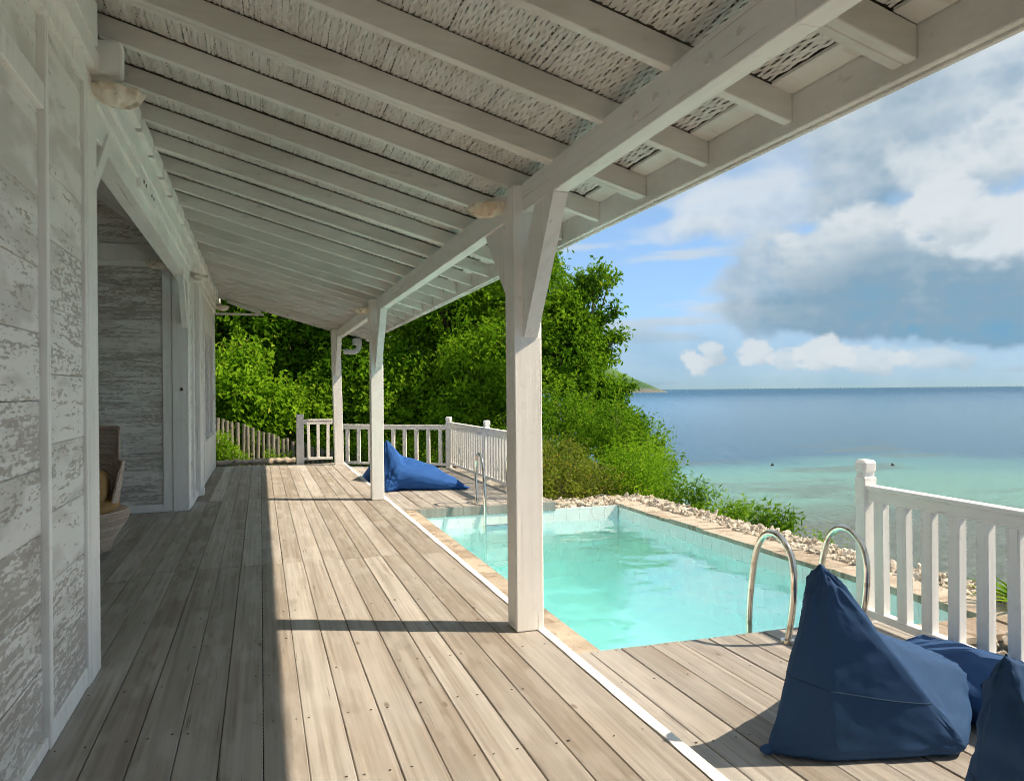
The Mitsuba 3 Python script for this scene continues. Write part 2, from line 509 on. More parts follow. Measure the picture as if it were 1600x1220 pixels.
def nail(x, y, z, r=.006):
    a = np.arange(8) * np.pi / 4
    v = np.vstack([np.stack([x + r * np.cos(a), y + r * np.sin(a), 0 * a + z], 1), [[x, y, z + .0012]]])
    i = np.arange(8)
    return trimesh.Trimesh(v, np.stack([i, (i + 1) % 8, 0 * i + 8], 1), process=False)


def planks(holder, es, y0, y1, joints, z, thick=.03, gap=.005, nail_rows=.62, grey=.3, y0f=None, y1f=None, nz=None):
    nl = nz if nz is not None else nails
    for i in range(len(es) - 1):
        cuts = [y0] + [j + (rng.uniform(-.01, .01) if k % 1 == 0 else 0) for k, j in enumerate(joints) if rng.random() < .93] + [y1]
        for a, b in zip(cuts[:-1], cuts[1:]):
            g0, g1 = gap * rng.uniform(.4, 1.3) / 2, gap * rng.uniform(.4, 1.3) / 2
            ya = a if y0f is None or a != y0 else y0f((es[i] + es[i + 1]) / 2)
            yb = b if y1f is None or b != y1 else y1f((es[i] + es[i + 1]) / 2)
            if yb - ya < .05:
                continue
            m = cbox(es[i] + g0, es[i + 1] - g1, ya + .0015, yb - .0015, z - thick, z, .0035)
            tl = rng.uniform(-.0022, .0022)
            m.vertices[:, 2] += (m.vertices[:, 0] - (es[i] + es[i + 1]) / 2) * rng.uniform(-.015, .015) + tl
            sk = rng.uniform(-.0022, .0022)
            m.vertices[:, 0] += sk * (m.vertices[:, 1] - ya) / max(yb - ya, 1)
            part(holder, 'plank', m, 'deck_wood', v=float(np.clip(grey + rng.uniform(-.3, .3), 0, 1)))
            rows = [ya + .03, yb - .03] + list(np.arange(math.ceil(ya / nail_rows) * nail_rows, yb - .1, nail_rows))
            for yy in rows:
                for q in (.2, .8):
                    if rng.random() < .62 and 1.5 < yy < 17.5:
                        nl.append(nail(es[i] + (es[i + 1] - es[i]) * (q + rng.uniform(-.05, .05)), yy + rng.uniform(-.012, .012), z + .0035, rng.uniform(.0045, .0078)))


planks('veranda_deck', edges, -1.5, 16.95, [2.1, 7.15, 11.6], 0.0)
inner = [-4.0 + .1752 * i for i in range(19)]
inner[-1] = -.868
planks('veranda_deck', inner, 4.55, 10.76, [6.9], -.001, grey=.45, nail_rows=9)
part('veranda_deck', 'joist_layer', cbox(-4.05, 1.64, -1.5, 16.94, -.30, -.045, .01), 'dark_backing')
sm = grid_mesh(np.array([STRIP0 + .002, STRIP0 + .004, (STRIP0 + STRIP1) / 2, STRIP1 - .004, STRIP1]), np.linspace(-1.5, 16.95, 420), lambda X, Y: 0 * X + .004)
vv = sm.vertices
wob = (meshkit.fbm(np.stack([vv[:, 1] * 4, vv[:, 0] * 0, 0 * vv[:, 0]], -1), 3, 4) - .5) * .016
vv[:, 0] += np.where(vv[:, 0] < STRIP0 + .006, wob, 0)
vv[:, 2] -= np.where((vv[:, 0] > STRIP1 - .001), .02, 0)
sm.vertices = vv
part('veranda_deck', 'edge_strip', cat([sm, cbox(STRIP0 + .004, STRIP1, -1.5, 16.95, -.16, -.001, .003)]), 'white_paint', label='worn white painted strip along the outer edge of the floor', uid=3)
part('veranda_deck', 'nail_heads', cat(nails), 'dark_metal', kind='stuff', uid=4)

ZD = -.11
setting('pool_deck', 'grey weathered boards of the lower deck at the near end of the pool')
near_nails, far_nails = [], []
planks('pool_deck', [1.704 + .2075 * i for i in range(13)], -1.0, 4.43, [1.0], ZD, gap=.008, grey=1.05, nail_rows=.78, nz=near_nails)
part('pool_deck', 'joist_layer', cbox(1.72, 4.18, -1.0, 4.36, -.34, ZD - .04, .01), 'dark_backing')
part('pool_deck', 'front_board', cbox(1.99, 4.19, 4.40, 4.427, ZD - .16, ZD - .032, .004), 'deck_wood', v=.8)
part('pool_deck', 'nail_heads', cat(near_nails), 'dark_metal', kind='stuff', uid=4)
setting('far_deck', 'grey boards of the lower deck at the far end of the pool')
fy1 = lambda x: 17.35 - (x - 1.7) * .62
planks('far_deck', [1.704 + .196 * i for i in range(13)], 10.62, 17.3, [14.2], ZD, gap=.008, grey=1.05, y1f=fy1, nail_rows=1.3, nz=far_nails)
part('far_deck', 'joist_layer', cbox(1.72, 4.0, 10.66, 15.8, -.40, ZD - .04, .01), 'dark_backing')
part('far_deck', 'front_board', cbox(1.71, 4.06, 10.585, 10.613, ZD - .135, ZD - .003, .005), 'deck_wood', v=1.0, label='pale grey face board above the far pool wall')
part('far_deck', 'nail_heads', cat(far_nails), 'dark_metal', kind='stuff', uid=4)

# ------------------------------------------------------------------ pool
PX0, PX1, PY0, PY1, ZC, ZW, ZF = 2.0, 5.07, 4.42, 10.60, -.215, -.395, -1.22
setting('pool', 'tiled swimming pool basin')
t = .12
part('pool', 'basin_floor', cbox(PX0 - t, PX1 + t, PY0 - t, PY1 + t, ZF - .1, ZF, .004), 'pool_tile', uid=901)
for b in ((PX0 - t, PX0, PY0 - t, PY1 + t, ZF, -.16), (PX1 + .012, PX1 + t, PY0 - t, PY1 + t, ZF, ZC - .03), (PX0, 4.19, PY0 - t, PY0, ZF, -.15), (4.19, PX1, PY0 - t, PY0, ZF, ZC - .03), (PX0, PX1, PY1 + .012, PY1 + t, ZF, ZC - .02)):
    part('pool', 'basin_wall', cbox(*b, .003), 'grout', uid=902)
TS = .203
for r in range(5):
    z1 = ZC - .004 - r * TS
    z0 = z1 - TS + .003
    for i in range(int((PX1 - PX0) / TS) + 1):
        x0 = PX0 + (i - .5 * (r % 2)) * TS
        x0c, x1c = max(x0, PX0 + .001), min(x0 + TS - .003, PX1 - .001)
        if x1c - x0c > .03:
            part('pool', 'tile', cbox(x0c, x1c, PY1 - .002 + rng.uniform(-.0005, .0005), PY1 + .011, z0, z1, .002), 'pool_tile')
    for i in range(int((PY1 - PY0) / TS) + 1):
        y0 = PY0 + (i - .5 * (r % 2)) * TS
        y0c, y1c = max(y0, PY0 + .001), min(y0 + TS - .003, PY1 - .004)
        if y1c - y0c > .03:
            part('pool', 'tile', cbox(PX1 - .002 + rng.uniform(-.0005, .0005), PX1 + .011, y0c, y1c, z0, z1, .002), 'pool_tile')
scene['pool_medium'] = {'type': 'homogeneous', 'sigma_t': {'type': 'rgb', 'value': [.74, .52, .52]}, 'scale': 1.0, 'albedo': {'type': 'rgb', 'value': [.42, .91, .93]}, 'phase': {'type': 'isotropic'}}
setting('pool_water', 'clear turquoise water of the swimming pool')
wx, wy = np.linspace(PX0 + .004, PX1 - .010, 150), np.linspace(PY0 + .004, PY1 - .010, 300)


def wave(X, Y):
    P = np.stack([X * 2.2 + .8 * Y, Y * 3.6 - .4 * X, 0 * X], -1)
    e = np.minimum(np.minimum(X - wx[0], wx[-1] - X), np.minimum(Y - wy[0], wy[-1] - Y))
    return ZW + .016 * (meshkit.fbm(P, 3, 8) - .5) * ss(0, .1, e)


top = grid_mesh(wx, wy, wave)
nx, ny = len(wx), len(wy)
ring = [i * ny for i in range(nx)] + [(nx - 1) * ny + j for j in range(1, ny)] + [i * ny + ny - 1 for i in range(nx - 2, -1, -1)] + [j for j in range(ny - 2, 0, -1)]
rv = top.vertices[ring].copy()
rv[:, 2] = ZF + .004
n0, k = len(top.vertices), len(ring)
cen = np.array([[(PX0 + PX1) / 2, (PY0 + PY1) / 2, ZF + .004]])
vs = np.vstack([top.vertices, rv, cen])
ii = np.arange(k)
jj = (ii + 1) % k
ring = np.array(ring)
f2 = np.vstack([top.faces, np.stack([ring[ii], n0 + ii, n0 + jj], 1), np.stack([ring[ii], n0 + jj, ring[jj]], 1), np.stack([n0 + jj, n0 + ii, 0 * ii + n0 + k], 1)])
put('pool_water', trimesh.Trimesh(vs, f2, process=False), 'pool_surface', smooth=50, interior={'type': 'ref', 'id': 'pool_medium'})


def slab(x0, x1, y0, y1, z0, z1, rag=.02, seed=0):
    """a flat stone slab with ragged sides"""
    xs, ys = np.linspace(x0, x1, 7), np.linspace(y0, y1, 9)
    pts = [(x, y0) for x in xs] + [(x1, y) for y in ys[1:]] + [(x, y1) for x in xs[::-1][1:]] + [(x0, y) for y in ys[::-1][1:-1]]
    p = np.array(pts)
    nz = meshkit.fbm(np.c_[p * 9, np.full(len(p), seed * 3.3)], 3, 5) - .5
    c = p.mean(0)
    d = p - c
    d /= np.linalg.norm(d, axis=1, keepdims=True)
    p = p + d * (nz * 2 * rag)[:, None]
    from shapely.geometry import Polygon
    m = trimesh.creation.extrude_polygon(Polygon(p).buffer(0), z1 - z0, engine='earcut')
    m.apply_translation([0, 0, z0])
    return m


setting('pool_coping', 'flat brown and cream sandstone slabs around the rim of the pool')
y = PY0 - .02
i = 0
while y < PY1 - .05:
    L = min(rng.uniform(.5, .85), PY1 - .02 - y)
    if PY1 - y - L < .25:
        L = PY1 - .02 - y
    part('pool_coping', 'slab', cbox(1.704, PX0 + .012, y + .003, y + L - .003, -.165, -.122 - rng.uniform(0, .004), .008), 'sandstone', v=.2)
    y += L
y = 4.0
while y < 11.0:
    L = rng.uniform(.45, .9)
    part('pool_coping', 'slab', slab(PX1 - .012, PX1 + .36 + rng.uniform(-.05, .06), y, y + L - .012, ZC - .03, ZC + .022 + rng.uniform(-.008, .012), .022, i), 'sandstone', v=.6)
    y += L
    i += 1

for i, (xa, xb) in enumerate(((4.20, 4.62), (4.63, 5.06))):
    part('pool_coping', 'slab', slab(xa, xb, PY0 - .34, PY0 + .02, ZC - .028, ZC + .016, .012, 40 + i), 'sandstone', v=.6)

# rubble bank
setting('rubble_bank', 'bank of pale coral rubble stones beside the pool')
ico = trimesh.creation.icosphere(subdivisions=1)
stones = []


def stone(x, y, z, r):
    v = ico.vertices * [r * rng.uniform(.9, 1.7), r * rng.uniform(.6, 1.1), r * rng.uniform(.3, .6)]
    v = v * (1 + 1.1 * (meshkit.noise(ico.vertices * 1.7 + rng.uniform(0, 50), 3) - .5))[:, None]
    m = trimesh.Trimesh(v, ico.faces, process=False)
    m.apply_transform(trimesh.transformations.rotation_matrix(rng.uniform(0, 6.28), rng.normal(size=3)))
    m.apply_translation([x, y, z])
    return m


for k in range(5200):
    u = rng.random()
    if u < .74:
        y = rng.uniform(3.9, 11.2)
        w = .42 + .10 * math.sin(y * 1.7)
        x = PX1 + .34 + w * rng.random() ** 1.2
        z = ZC + .0 + .03 * math.sin((x - PX1 - .3) * 6) + rng.uniform(-.04, .02) - max(0, x - 5.75) * .8
    elif u < .86:
        x, y = rng.uniform(4.12, 5.5), PY1 + .10 + rng.random() * .5
        z = ZC + .0 + rng.uniform(-.03, .035)
    else:
        x, y = rng.uniform(4.25, 6.0), rng.uniform(2.2, 4.10)
        z = -.27 + rng.uniform(-.06, .07)
    r = rng.choice([.018, .027, .038, .052], p=[.38, .36, .19, .07])
    m = stone(x, y, z, r)
    d = math.hypot(x, y)
    stones.append((r / d, m))
stones.sort(key=lambda s: -s[0])
for s, m in stones[:290]:
    part('rubble_bank', 'stone', m, 'coral_stone')
ms, uvs = [m for s, m in stones[290:]], []
for i, m in enumerate(ms):
    uvs.append(np.tile([[i + .5, 0]], (len(m.vertices), 1)))
part('rubble_bank', 'small_stones', cat(ms), 'coral_stone', kind='stuff', uv=np.vstack(uvs))

# ------------------------------------------------------------------ veranda: posts, beams, rafters, woven ceiling
SL = .283
zb = lambda x: 2.770 - SL * (x - 1.555)          # underside of the rafters
RH, RW = .118, .054
labels['veranda'] = {'label': 'white painted timber veranda roof on three square posts, with woven matting between its rafters', 'category': 'veranda'}
V = 'veranda'
POSTS = [(1.50, 1.68, 4.60, 4.78), (1.455, 1.625, 10.86, 11.03), (1.45, 1.63, 16.38, 16.57)]
for i, (x0, x1, y0, y1) in enumerate(POSTS):
    m = cbox(x0, x1, y0, y1, .001, 2.775, .006)
    if i == 2:
        m.vertices[:, 0] -= (m.vertices[:, 2]) * .02
    po = part(V, 'post', m, 'white_paint')
    xm0, xm1 = x0 + .062, x0 + .150
    for sgn, yb in ((-1, y0), (1, y1)):
        if i == 2 and sgn > 0:
            continue
        pr = [(yb - .002, 1.82), (yb - .54, 2.607), (yb - .22, 2.607), (yb - .002, 2.30)] if sgn < 0 else [(yb + .002, 1.95), (yb + .66, 2.607), (yb + .28, 2.607), (yb + .002, 2.34)]
        from shapely.geometry import Polygon
        b = trimesh.creation.extrude_polygon(Polygon(pr).buffer(-.004).buffer(.004, join_style=1), xm1 - xm0, engine='earcut')
        b.vertices = np.c_[b.vertices[:, 2] + xm0 - (.045 if i == 2 else 0), b.vertices[:, 0], b.vertices[:, 1]]
        part(po, 'brace', b, 'white_paint')
BZ0, BZ1 = 2.609, 2.785
bx0, bx1 = 1.557, 1.651
spans = [(-1.6, 1.99), (1.994, 4.597), (4.783, 10.857), (11.033, 16.377)]
beam_keys = []
for i, (a, b) in enumerate(spans):
    dx = (0, .003, -.012, -.024)[i]
    bk = part(V, 'beam', cbox(bx0 + dx, bx1 + dx, a, b, BZ0 - (.004 if i == 0 else 0), BZ1, .004), 'white_paint', v=1.0)
    beam_keys.append(bk)
for j, (by, bz) in enumerate([(2.27, 2.705), (2.47, 2.69), (2.87, 2.70), (3.05, 2.685), (8.05, 2.70), (8.3, 2.69), (8.6, 2.70), (8.85, 2.69)]):
    c = trimesh.creation.cylinder(.017, .02, sections=12)
    c.apply_transform(trimesh.transformations.rotation_matrix(math.pi / 2, [0, 1, 0]))
    c.apply_translation([bx0 + (.001 if j < 4 else -.014), by, bz])
    part(beam_keys[1 if j < 4 else 2], 'bolt', c, 'rafter_paint', smooth=40)

XW, XE = -.82, 2.126


def rafter(y, w, x0=XW, x1=XE, h=RH):
    m = cbox(x0, x1, y, y + w, 0, h, .004)
    m.vertices[:, 2] += zb(m.vertices[:, 0]) + rng.uniform(-.003, .003)
    return m


RY = [.79, 1.44]
y = 2.09
while y < 16.5:
    RY.append(y)
    y += .648 + rng.uniform(-.012, .012)
for i, y in enumerate(RY):
    rk = part(V, 'rafter', rafter(y, RW), 'rafter_paint')
    if i in (2, 5, 9, 15):
        part(V, 'rafter', rafter(y + RW + .004, RW * .95, h=RH - .004), 'rafter_paint', label=None)
part(V, 'rafter', rafter(16.62, .06, h=.15), 'rafter_paint', label='end rafter closing the far gable')


def mat(y0, y1, x0, x1, coarse):
    """woven strips that pass over and under cross slats: real ribbons with gaps"""
    pitch = .0128
    n = int((x1 - x0) / pitch)
    seg = .013 if coarse < 1 else (.02 if coarse < 2 else .04)
    s = np.arange(y0, y1 + seg, seg)
    ph = rng.uniform(0, 1)
    V_, F_, U_ = [], [], []
    k = 0
    m = len(s)
    q = np.arange(m - 1)
    for i in range(n):
        x = x0 + (i + .5) * pitch + rng.normal(0, .0016)
        w = pitch * rng.uniform(.97, 1.18) / 2
        if rng.random() < .06:
            w *= .62
        wave_ = np.sin(np.pi * s / .060 + (i % 2) * np.pi + ph + .9 * np.sin(s * 3.1 + i * .1) + .8 * np.sin(i * 1.7))
        z = zb(x) + RH + .010 + .0032 * wave_ + rng.normal(0, .001)
        xx = x + .0022 * np.sin(s * 9 + i) + .004 * np.sin(s * 2.1 + ph * 6)
        ww = w * (.98 - .05 * wave_ + .13 * np.sin(s * 31 + i * 2.1))
        V_.append(np.stack([np.r_[xx - ww, xx + ww], np.r_[s, s], np.r_[z + SL * ww, z - SL * ww]], -1))
        F_.append(np.vstack([np.stack([k + q, k + q + 1, k + m + q + 1], 1), np.stack([k + q, k + m + q + 1, k + m + q], 1)]))
        U_.append(np.tile([[i + .5, 0]], (2 * m, 1)))
        k += 2 * m
    # cross slats behind the strips
    for yy in np.arange(y0 + .02, y1, .042):
        a, b = x0, x1
        V_.append(np.array([[a, yy - .008, zb(a) + RH + .0165], [b, yy - .008, zb(b) + RH + .0165], [b, yy + .008, zb(b) + RH + .0165], [a, yy + .008, zb(a) + RH + .0165]]))
        F_.append(np.array([[k, k + 1, k + 2], [k, k + 2, k + 3]]))
        U_.append(np.tile([[7.5, 0]], (4, 1)))
        k += 4
    return trimesh.Trimesh(np.vstack(V_), np.vstack(F_), process=False), np.vstack(U_)


ys = [.10] + RY + [16.62]
for i in range(len(ys) - 1):
    a, b = ys[i] + RW + .001, ys[i + 1] - .001
    m, u = mat(a, b, XW + .005, 2.018, 0 if a < 6 else (1 if a < 10 else 2))
    part(V, 'woven_mat', m, 'weave', kind='stuff', uv=u)
    s = cbox(2.022, 2.122, a, b, 0, .016, .002)
    s.vertices[:, 2] += zb(s.vertices[:, 0]) + RH - .004
    part(V, 'eave_board', s, 'rafter_paint')
sh = cbox(-.95, 2.17, -3.5, 16.72, 0, .05, .01)
sh.vertices[:, 2] += zb(sh.vertices[:, 0]) + RH + .027
part(V, 'roof_sheet', sh, 'reed_backing')
fa = cbox(XE + .001, XE + .035, -3.5, 16.7, 2.572, 2.80, .004)
part(V, 'fascia', fa, 'rafter_paint')
part(V, 'drip_edge', cbox(XE + .036, XE + .060, -3.5, 16.7, 2.562, 2.81, .003), 'rafter_paint')
gb = cbox(-.85, 1.40, 16.685, 16.72, 0, .20, .004)
gb.vertices[:, 2] += zb(gb.vertices[:, 0]) - .035
part(V, 'gable_board', gb, 'rafter_paint')
gt = cbox(-.84, .08, 16.60, 16.66, 3.06, 3.10, .004)
part(V, 'tie_board', gt, 'rafter_paint')
part(V, 'strut', bar((-.62, 16.63, 3.34), (.02, 16.63, 3.11), .04, .07), 'rafter_paint')
gut = thing('gutter_pipe', 'grey plastic gutter elbow under the eave end beside the last veranda post', 'pipe')
part(gut, 'elbow', tube(spline([(1.98, 16.62, 2.62), (1.98, 16.62, 2.46), (1.93, 16.62, 2.36), (1.80, 16.62, 2.335), (1.66, 16.62, 2.335)], 18), .055, 14), 'grey_plastic', smooth=50)
part(gut, 'outlet_box', cbox(1.86, 2.02, 16.50, 16.74, 2.48, 2.62, .01), 'grey_plastic')

# ------------------------------------------------------------------ the house wall
labels['house'] = {'label': 'whitewashed plank house wall with white trim and an open shaded recess', 'category': 'house'}
H = 'house'
WX = -.885


def wall_panel(name_, axis, c, a, b, z0, z1, face, ph, worn, flip=1, jitter=.05, thick=.03):
    wk = f'{H}__{name_}'
    wk = numbered(wk)
    labels[wk] = {}
    z = z0
    while z < z1 - .01:
        h = min(ph * rng.uniform(1 - jitter, 1 + jitter), z1 - z)
        if z1 - z - h < .06:
            h = z1 - z
        zz0, zz1 = z + .0015, z + h - .0015
        o = rng.uniform(-.0025, .0025)
        m = cbox(c - thick + o, c + o, a, b, zz0, zz1, .0035) if axis == 'x' else cbox(a, b, c + o, c + o + thick, zz0, zz1, .0035)
        w = worn((z - z0) / (z1 - z0)) if callable(worn) else worn
        part(wk, 'plank', m, 'wall_plank', v=float(np.clip(w + rng.uniform(-.10, .10), 0, 1)))
        z += h
    del labels[wk]
    return wk


w1 = lambda u: .56 - .26 * min(1, u * 1.25)
wall_panel('wall', 'x', WX, -1.5, 3.739, .06, 2.70, 1, .285, w1)
wall_panel('wall', 'x', WX, -1.5, 3.739, 2.815, 3.42, 1, .285, .22)
wall_panel('wall', 'x', WX + .022, 3.79, 4.47, .11, 3.10, 1, .29, lambda u: .45 - .2 * u)
tr = lambda *b, **k: part(H, 'trim', cbox(*b, .004), 'white_paint', **k)
tr(WX - .012, -.858, -1.5, 3.738, 2.702, 2.813)                       # rail across the panels
tr(WX - .03, -.862, -1.5, 3.738, .001, .058)                         # foot board
tr(WX - .03, -.853, 3.741, 3.79, .001, 2.70)                         # stile
tr(WX - .03, -.853, 3.741, 3.79, 2.702, 3.42)
tr(WX - .03, -.853, 3.792, 4.47, .001, .105)
tr(WX - .03, -.840, 3.6, 4.47, 3.102, 3.20)
tr(WX - .03, -.80, -1.5, 4.62, 3.20, 3.30)
tr(WX - .03, -.79, -1.5, 4.52, 3.302, 3.52)
part(H, 'post', cbox(-1.02, -.842, 4.52, 4.76, .001, 3.19, .006), 'white_paint')
part(H, 'post', cbox(-.90, -.846, 4.472, 4.518, .001, 3.19, .004), 'white_paint')
part(H, 'beam_end', cbox(-.90, -.69, 4.60, 4.70, 3.20, 3.38, .012), 'white_paint')
part(H, 'beam', cbox(-1.0, -.86, 4.761, 10.75, 2.93, 3.10, .005), 'white_paint', v=1.0)
part(H, 'beam', cbox(-1.0, -.84, 4.761, 16.8, 3.102, 3.19, .005), 'white_paint', v=1.0)
part(H, 'ledger', cbox(-.98, -.815, 4.761, 16.8, 3.192, 3.345, .005), 'white_paint', v=1.0)
for y in RY + [16.62]:
    if y > 4.8:
        part(H, 'ledger_block', cbox(-.90, -.775, y + .06, y + .63, 3.347, 3.47, .004), 'white_paint')
sp = part(H, 'splice_plate', cbox(-.86, -.832, 6.35, 7.2, 3.03, 3.20, .004), 'white_paint')
for yy in (6.5, 6.62, 6.95, 7.07):
    part(sp, 'bolt', cbox(-.834, -.826, yy, yy + .025, 3.10, 3.125, .003), 'dark_metal')
br = bar((-.872, 4.77, 2.66), (-.872, 5.20, 3.02), .05, .085, .003)
part(H, 'brace', br, 'white_paint')
br = bar((-.905, 10.70, 2.36), (-.905, 10.15, 2.96), .07, .10, .003)
part(H, 'brace', br, 'white_paint')
# end wall of the recess, facing the camera
wall_panel('recess_wall', 'y', 10.79, -4.0, -1.18, .10, 3.10, -1, .205, .47, jitter=.15)
wall_panel('recess_wall', 'y', 10.79, -4.0, -1.02, 3.375, 5.9, -1, .22, .42, jitter=.1)
tr(-4.0, -1.18, 10.762, 10.82, .001, .098)
tr(-4.0, -1.06, 10.762, 10.82, 3.10, 3.16)
tr(-4.0, -1.0, 10.752, 10.82, 3.162, 3.37)
tr(-1.178, -1.068, 10.768, 10.82, .001, 3.098)
wall_panel('recess_side_wall', 'x', -4.0, 4.5, 10.8, .0, 6.2, 1, .25, .4)
wall_panel('recess_back_wall', 'y', 4.47, -4.0, -1.03, .0, 5.8, 1, .25, .4, thick=.03)
pk = part(H, 'post', cbox(-1.065, -.872, 10.755, 10.95, .001, 3.10, .006), 'white_paint', label='square white corner post at the far side of the recess')
kn = trimesh.creation.icosphere(2, .02)
kn.apply_translation([-.955, 10.748, 1.55])
part(pk, 'knob', kn, 'dark_metal', smooth=True)
# steep ceiling of the recess
for i in range(14):
    y0 = 4.5 + i * .452
    m = cbox(-4.1, -.99, y0, y0 + .446, 0, .025, .004)
    m.vertices[:, 2] += 3.26 + (-.99 - m.vertices[:, 0]) * .72
    part(H, 'ceiling_board', m, 'rafter_paint')
rf = cbox(-4.6, -.93, -1.6, 17.0, 0, .06, .01)
rf.vertices[:, 2] += 3.47 + (-.93 - rf.vertices[:, 0]) * .72
part(H, 'roof', rf, 'dark_backing')
part(H, 'back_wall', cbox(-4.2, -4.1, -1.6, 17.0, 0, 5.4, .01), 'rafter_paint')
part(H, 'end_wall', cbox(-4.1, -.93, 16.85, 16.95, 0, 3.3, .01), 'rafter_paint')
part(H, 'front_core', cbox(-1.10, WX - .031, -1.5, 4.47, .0, 3.45, .004), 'dark_backing')
part(H, 'near_end_wall', cbox(-1.2, 1.46, -1.62, -1.53, -.3, 2.95, .01), 'rafter_paint')
# far stretch of the front wall
wall_panel('far_wall', 'x', -.90, 10.99, 12.20, .10, 3.10, 1, .24, .40)
wall_panel('far_wall', 'x', -.90, 12.95, 13.55, .10, 3.10, 1, .24, .40)
tr(-.95, -.868, 10.952, 11.0, .001, 3.10)
tr(-.95, -.868, 11.0, 12.23, .001, .098)
tr(-.95, -.868, 11.58, 11.66, .10, 3.10)
part(H, 'post', cbox(-.98, -.835, 12.23, 12.92, .001, 3.10, .006), 'white_paint')
tr(-.98, -.80, 12.30, 12.50, .001, .10)
tr(-.95, -.868, 12.93, 13.62, .001, .098)
tr(-.95, -.865, 13.55, 13.68, .10, 3.10)
tr(-.95, -.865, 16.10, 16.85, .001, 3.10)
tr(-.95, -.872, 13.68, 16.10, .001, .70)
tr(-.95, -.872, 13.68, 16.10, 2.55, 3.10)
wk = part(H, 'window', cat([cbox(-.94, -.862, 13.682, 13.76, .70, 2.55, .004), cbox(-.94, -.862, 16.02, 16.098, .70, 2.55, .004), cbox(-.94, -.862, 14.85, 14.93, .70, 2.55, .004)]), 'white_paint')
part(wk, 'sill', cbox(-.95, -.82, 13.65, 16.13, .702, .75, .004), 'white_paint')
for a, b in ((13.76, 14.85), (14.93, 16.02)):
    part(wk, 'pane', cbox(-.912, -.908, a, b, .75, 2.55, .001), 'window_glass')
part(H, 'far_core', cbox(-1.10, -.975, 10.96, 13.6, .0, 3.1, .004), 'dark_backing')
part(H, 'hook', cbox(-.865, -.85, 16.2, 16.26, 1.35, 1.47, .004), 'sandstone')


# ------------------------------------------------------------------ clam shells
def shell(name, label, c, rx, ry, rz, ribs, warm, out, tilt=0):
    key = thing(name, label, 'shell lamp', 'clam shell lamps under the veranda roof')
    n, m = 64, 16
    th = np.linspace(0, 2 * np.pi, n, endpoint=False)
    V_, F_ = [], []
    for s in (1.0, .93):
        for j in range(m):
            f = j / (m - 1)
            r = np.sin(f * np.pi / 2)
            hgt = np.cos(f * np.pi / 2) ** .8
            rib = 1 + .10 * f * np.cos(th * ribs) + .06 * f * (meshkit.noise(np.stack([np.cos(th) * 2, np.sin(th) * 2, 0 * th + f * 4], -1), 3) - .5)
            V_.append(np.stack([np.cos(th) * r * rib * rx * s, np.sin(th) * r * rib * ry * s, -hgt * rz * s * (1 + .10 * f * np.cos(th * ribs))], -1))
    V_ = np.vstack(V_)
    i, j = np.meshgrid(np.arange(m - 1), np.arange(n), indexing='ij')
    q = np.stack([i * n + j, i * n + (j + 1) % n, (i + 1) * n + (j + 1) % n, (i + 1) * n + j], -1).reshape(-1, 4)
    f1 = np.vstack([q[:, [0, 1, 2]], q[:, [0, 2, 3]]])
    jj = np.arange(n)
    rim = np.stack([(m - 1) * n + jj, (m - 1) * n + (jj + 1) % n, (2 * m - 1) * n + (jj + 1) % n, (2 * m - 1) * n + jj], 1)
    F_ = np.vstack([f1, f1[:, ::-1] + m * n, rim[:, [0, 1, 2]], rim[:, [0, 2, 3]]])
    mesh = trimesh.Trimesh(V_, F_, process=False)
    mesh.vertices += .012 * (meshkit.fbm(mesh.vertices * 22, 3, 4)[:, None] - .5)
    mesh.apply_transform(trimesh.transformations.rotation_matrix(tilt, [0, 1, 0]))
    mesh.apply_translation(c)
    part(key, 'valve', mesh, 'shell', smooth=True, v=warm)
    c = np.asarray(c, float)
    part(key, 'bracket', bar(c + np.array([0, 0, .01]), c + np.array(out, float), .05, .04), 'rafter_paint')
    return key


shell('shell_lamp', 'large ridged beige clam shell fixed under the roof at the nearest house post', (-.715, 4.66, 3.14), .125, .105, .095, 9, .55, (-.13, 0, .05), .1)
shell('shell_lamp', 'orange tinted ridged clam shell at the top of the nearest veranda post', (1.385, 4.80, 2.69), .115, .10, .085, 10, 1.0, (.13, -.06, .03), -.12)
shell('shell_lamp', 'small orange clam shell at the top of the second veranda post', (1.36, 10.98, 2.66), .115, .10, .07, 10, 1.0, (.11, 0, .03), -.1)
shell('shell_lamp', 'pale lumpy clam shell in the shaded recess by the far corner post', (-1.20, 10.60, 3.14), .15, .11, .09, 5, .2, (0, .16, .02))
shell('shell_lamp', 'weathered grey shell clump on the far house wall beyond the recess', (-.76, 11.15, 3.06), .10, .13, .07, 6, .0, (-.12, 0, .02))
shell('shell_lamp', 'pale clam shell tucked in the far gable corner of the veranda', (-.70, 16.45, 3.22), .12, .10, .10, 9, .5, (-.12, 0, .02))


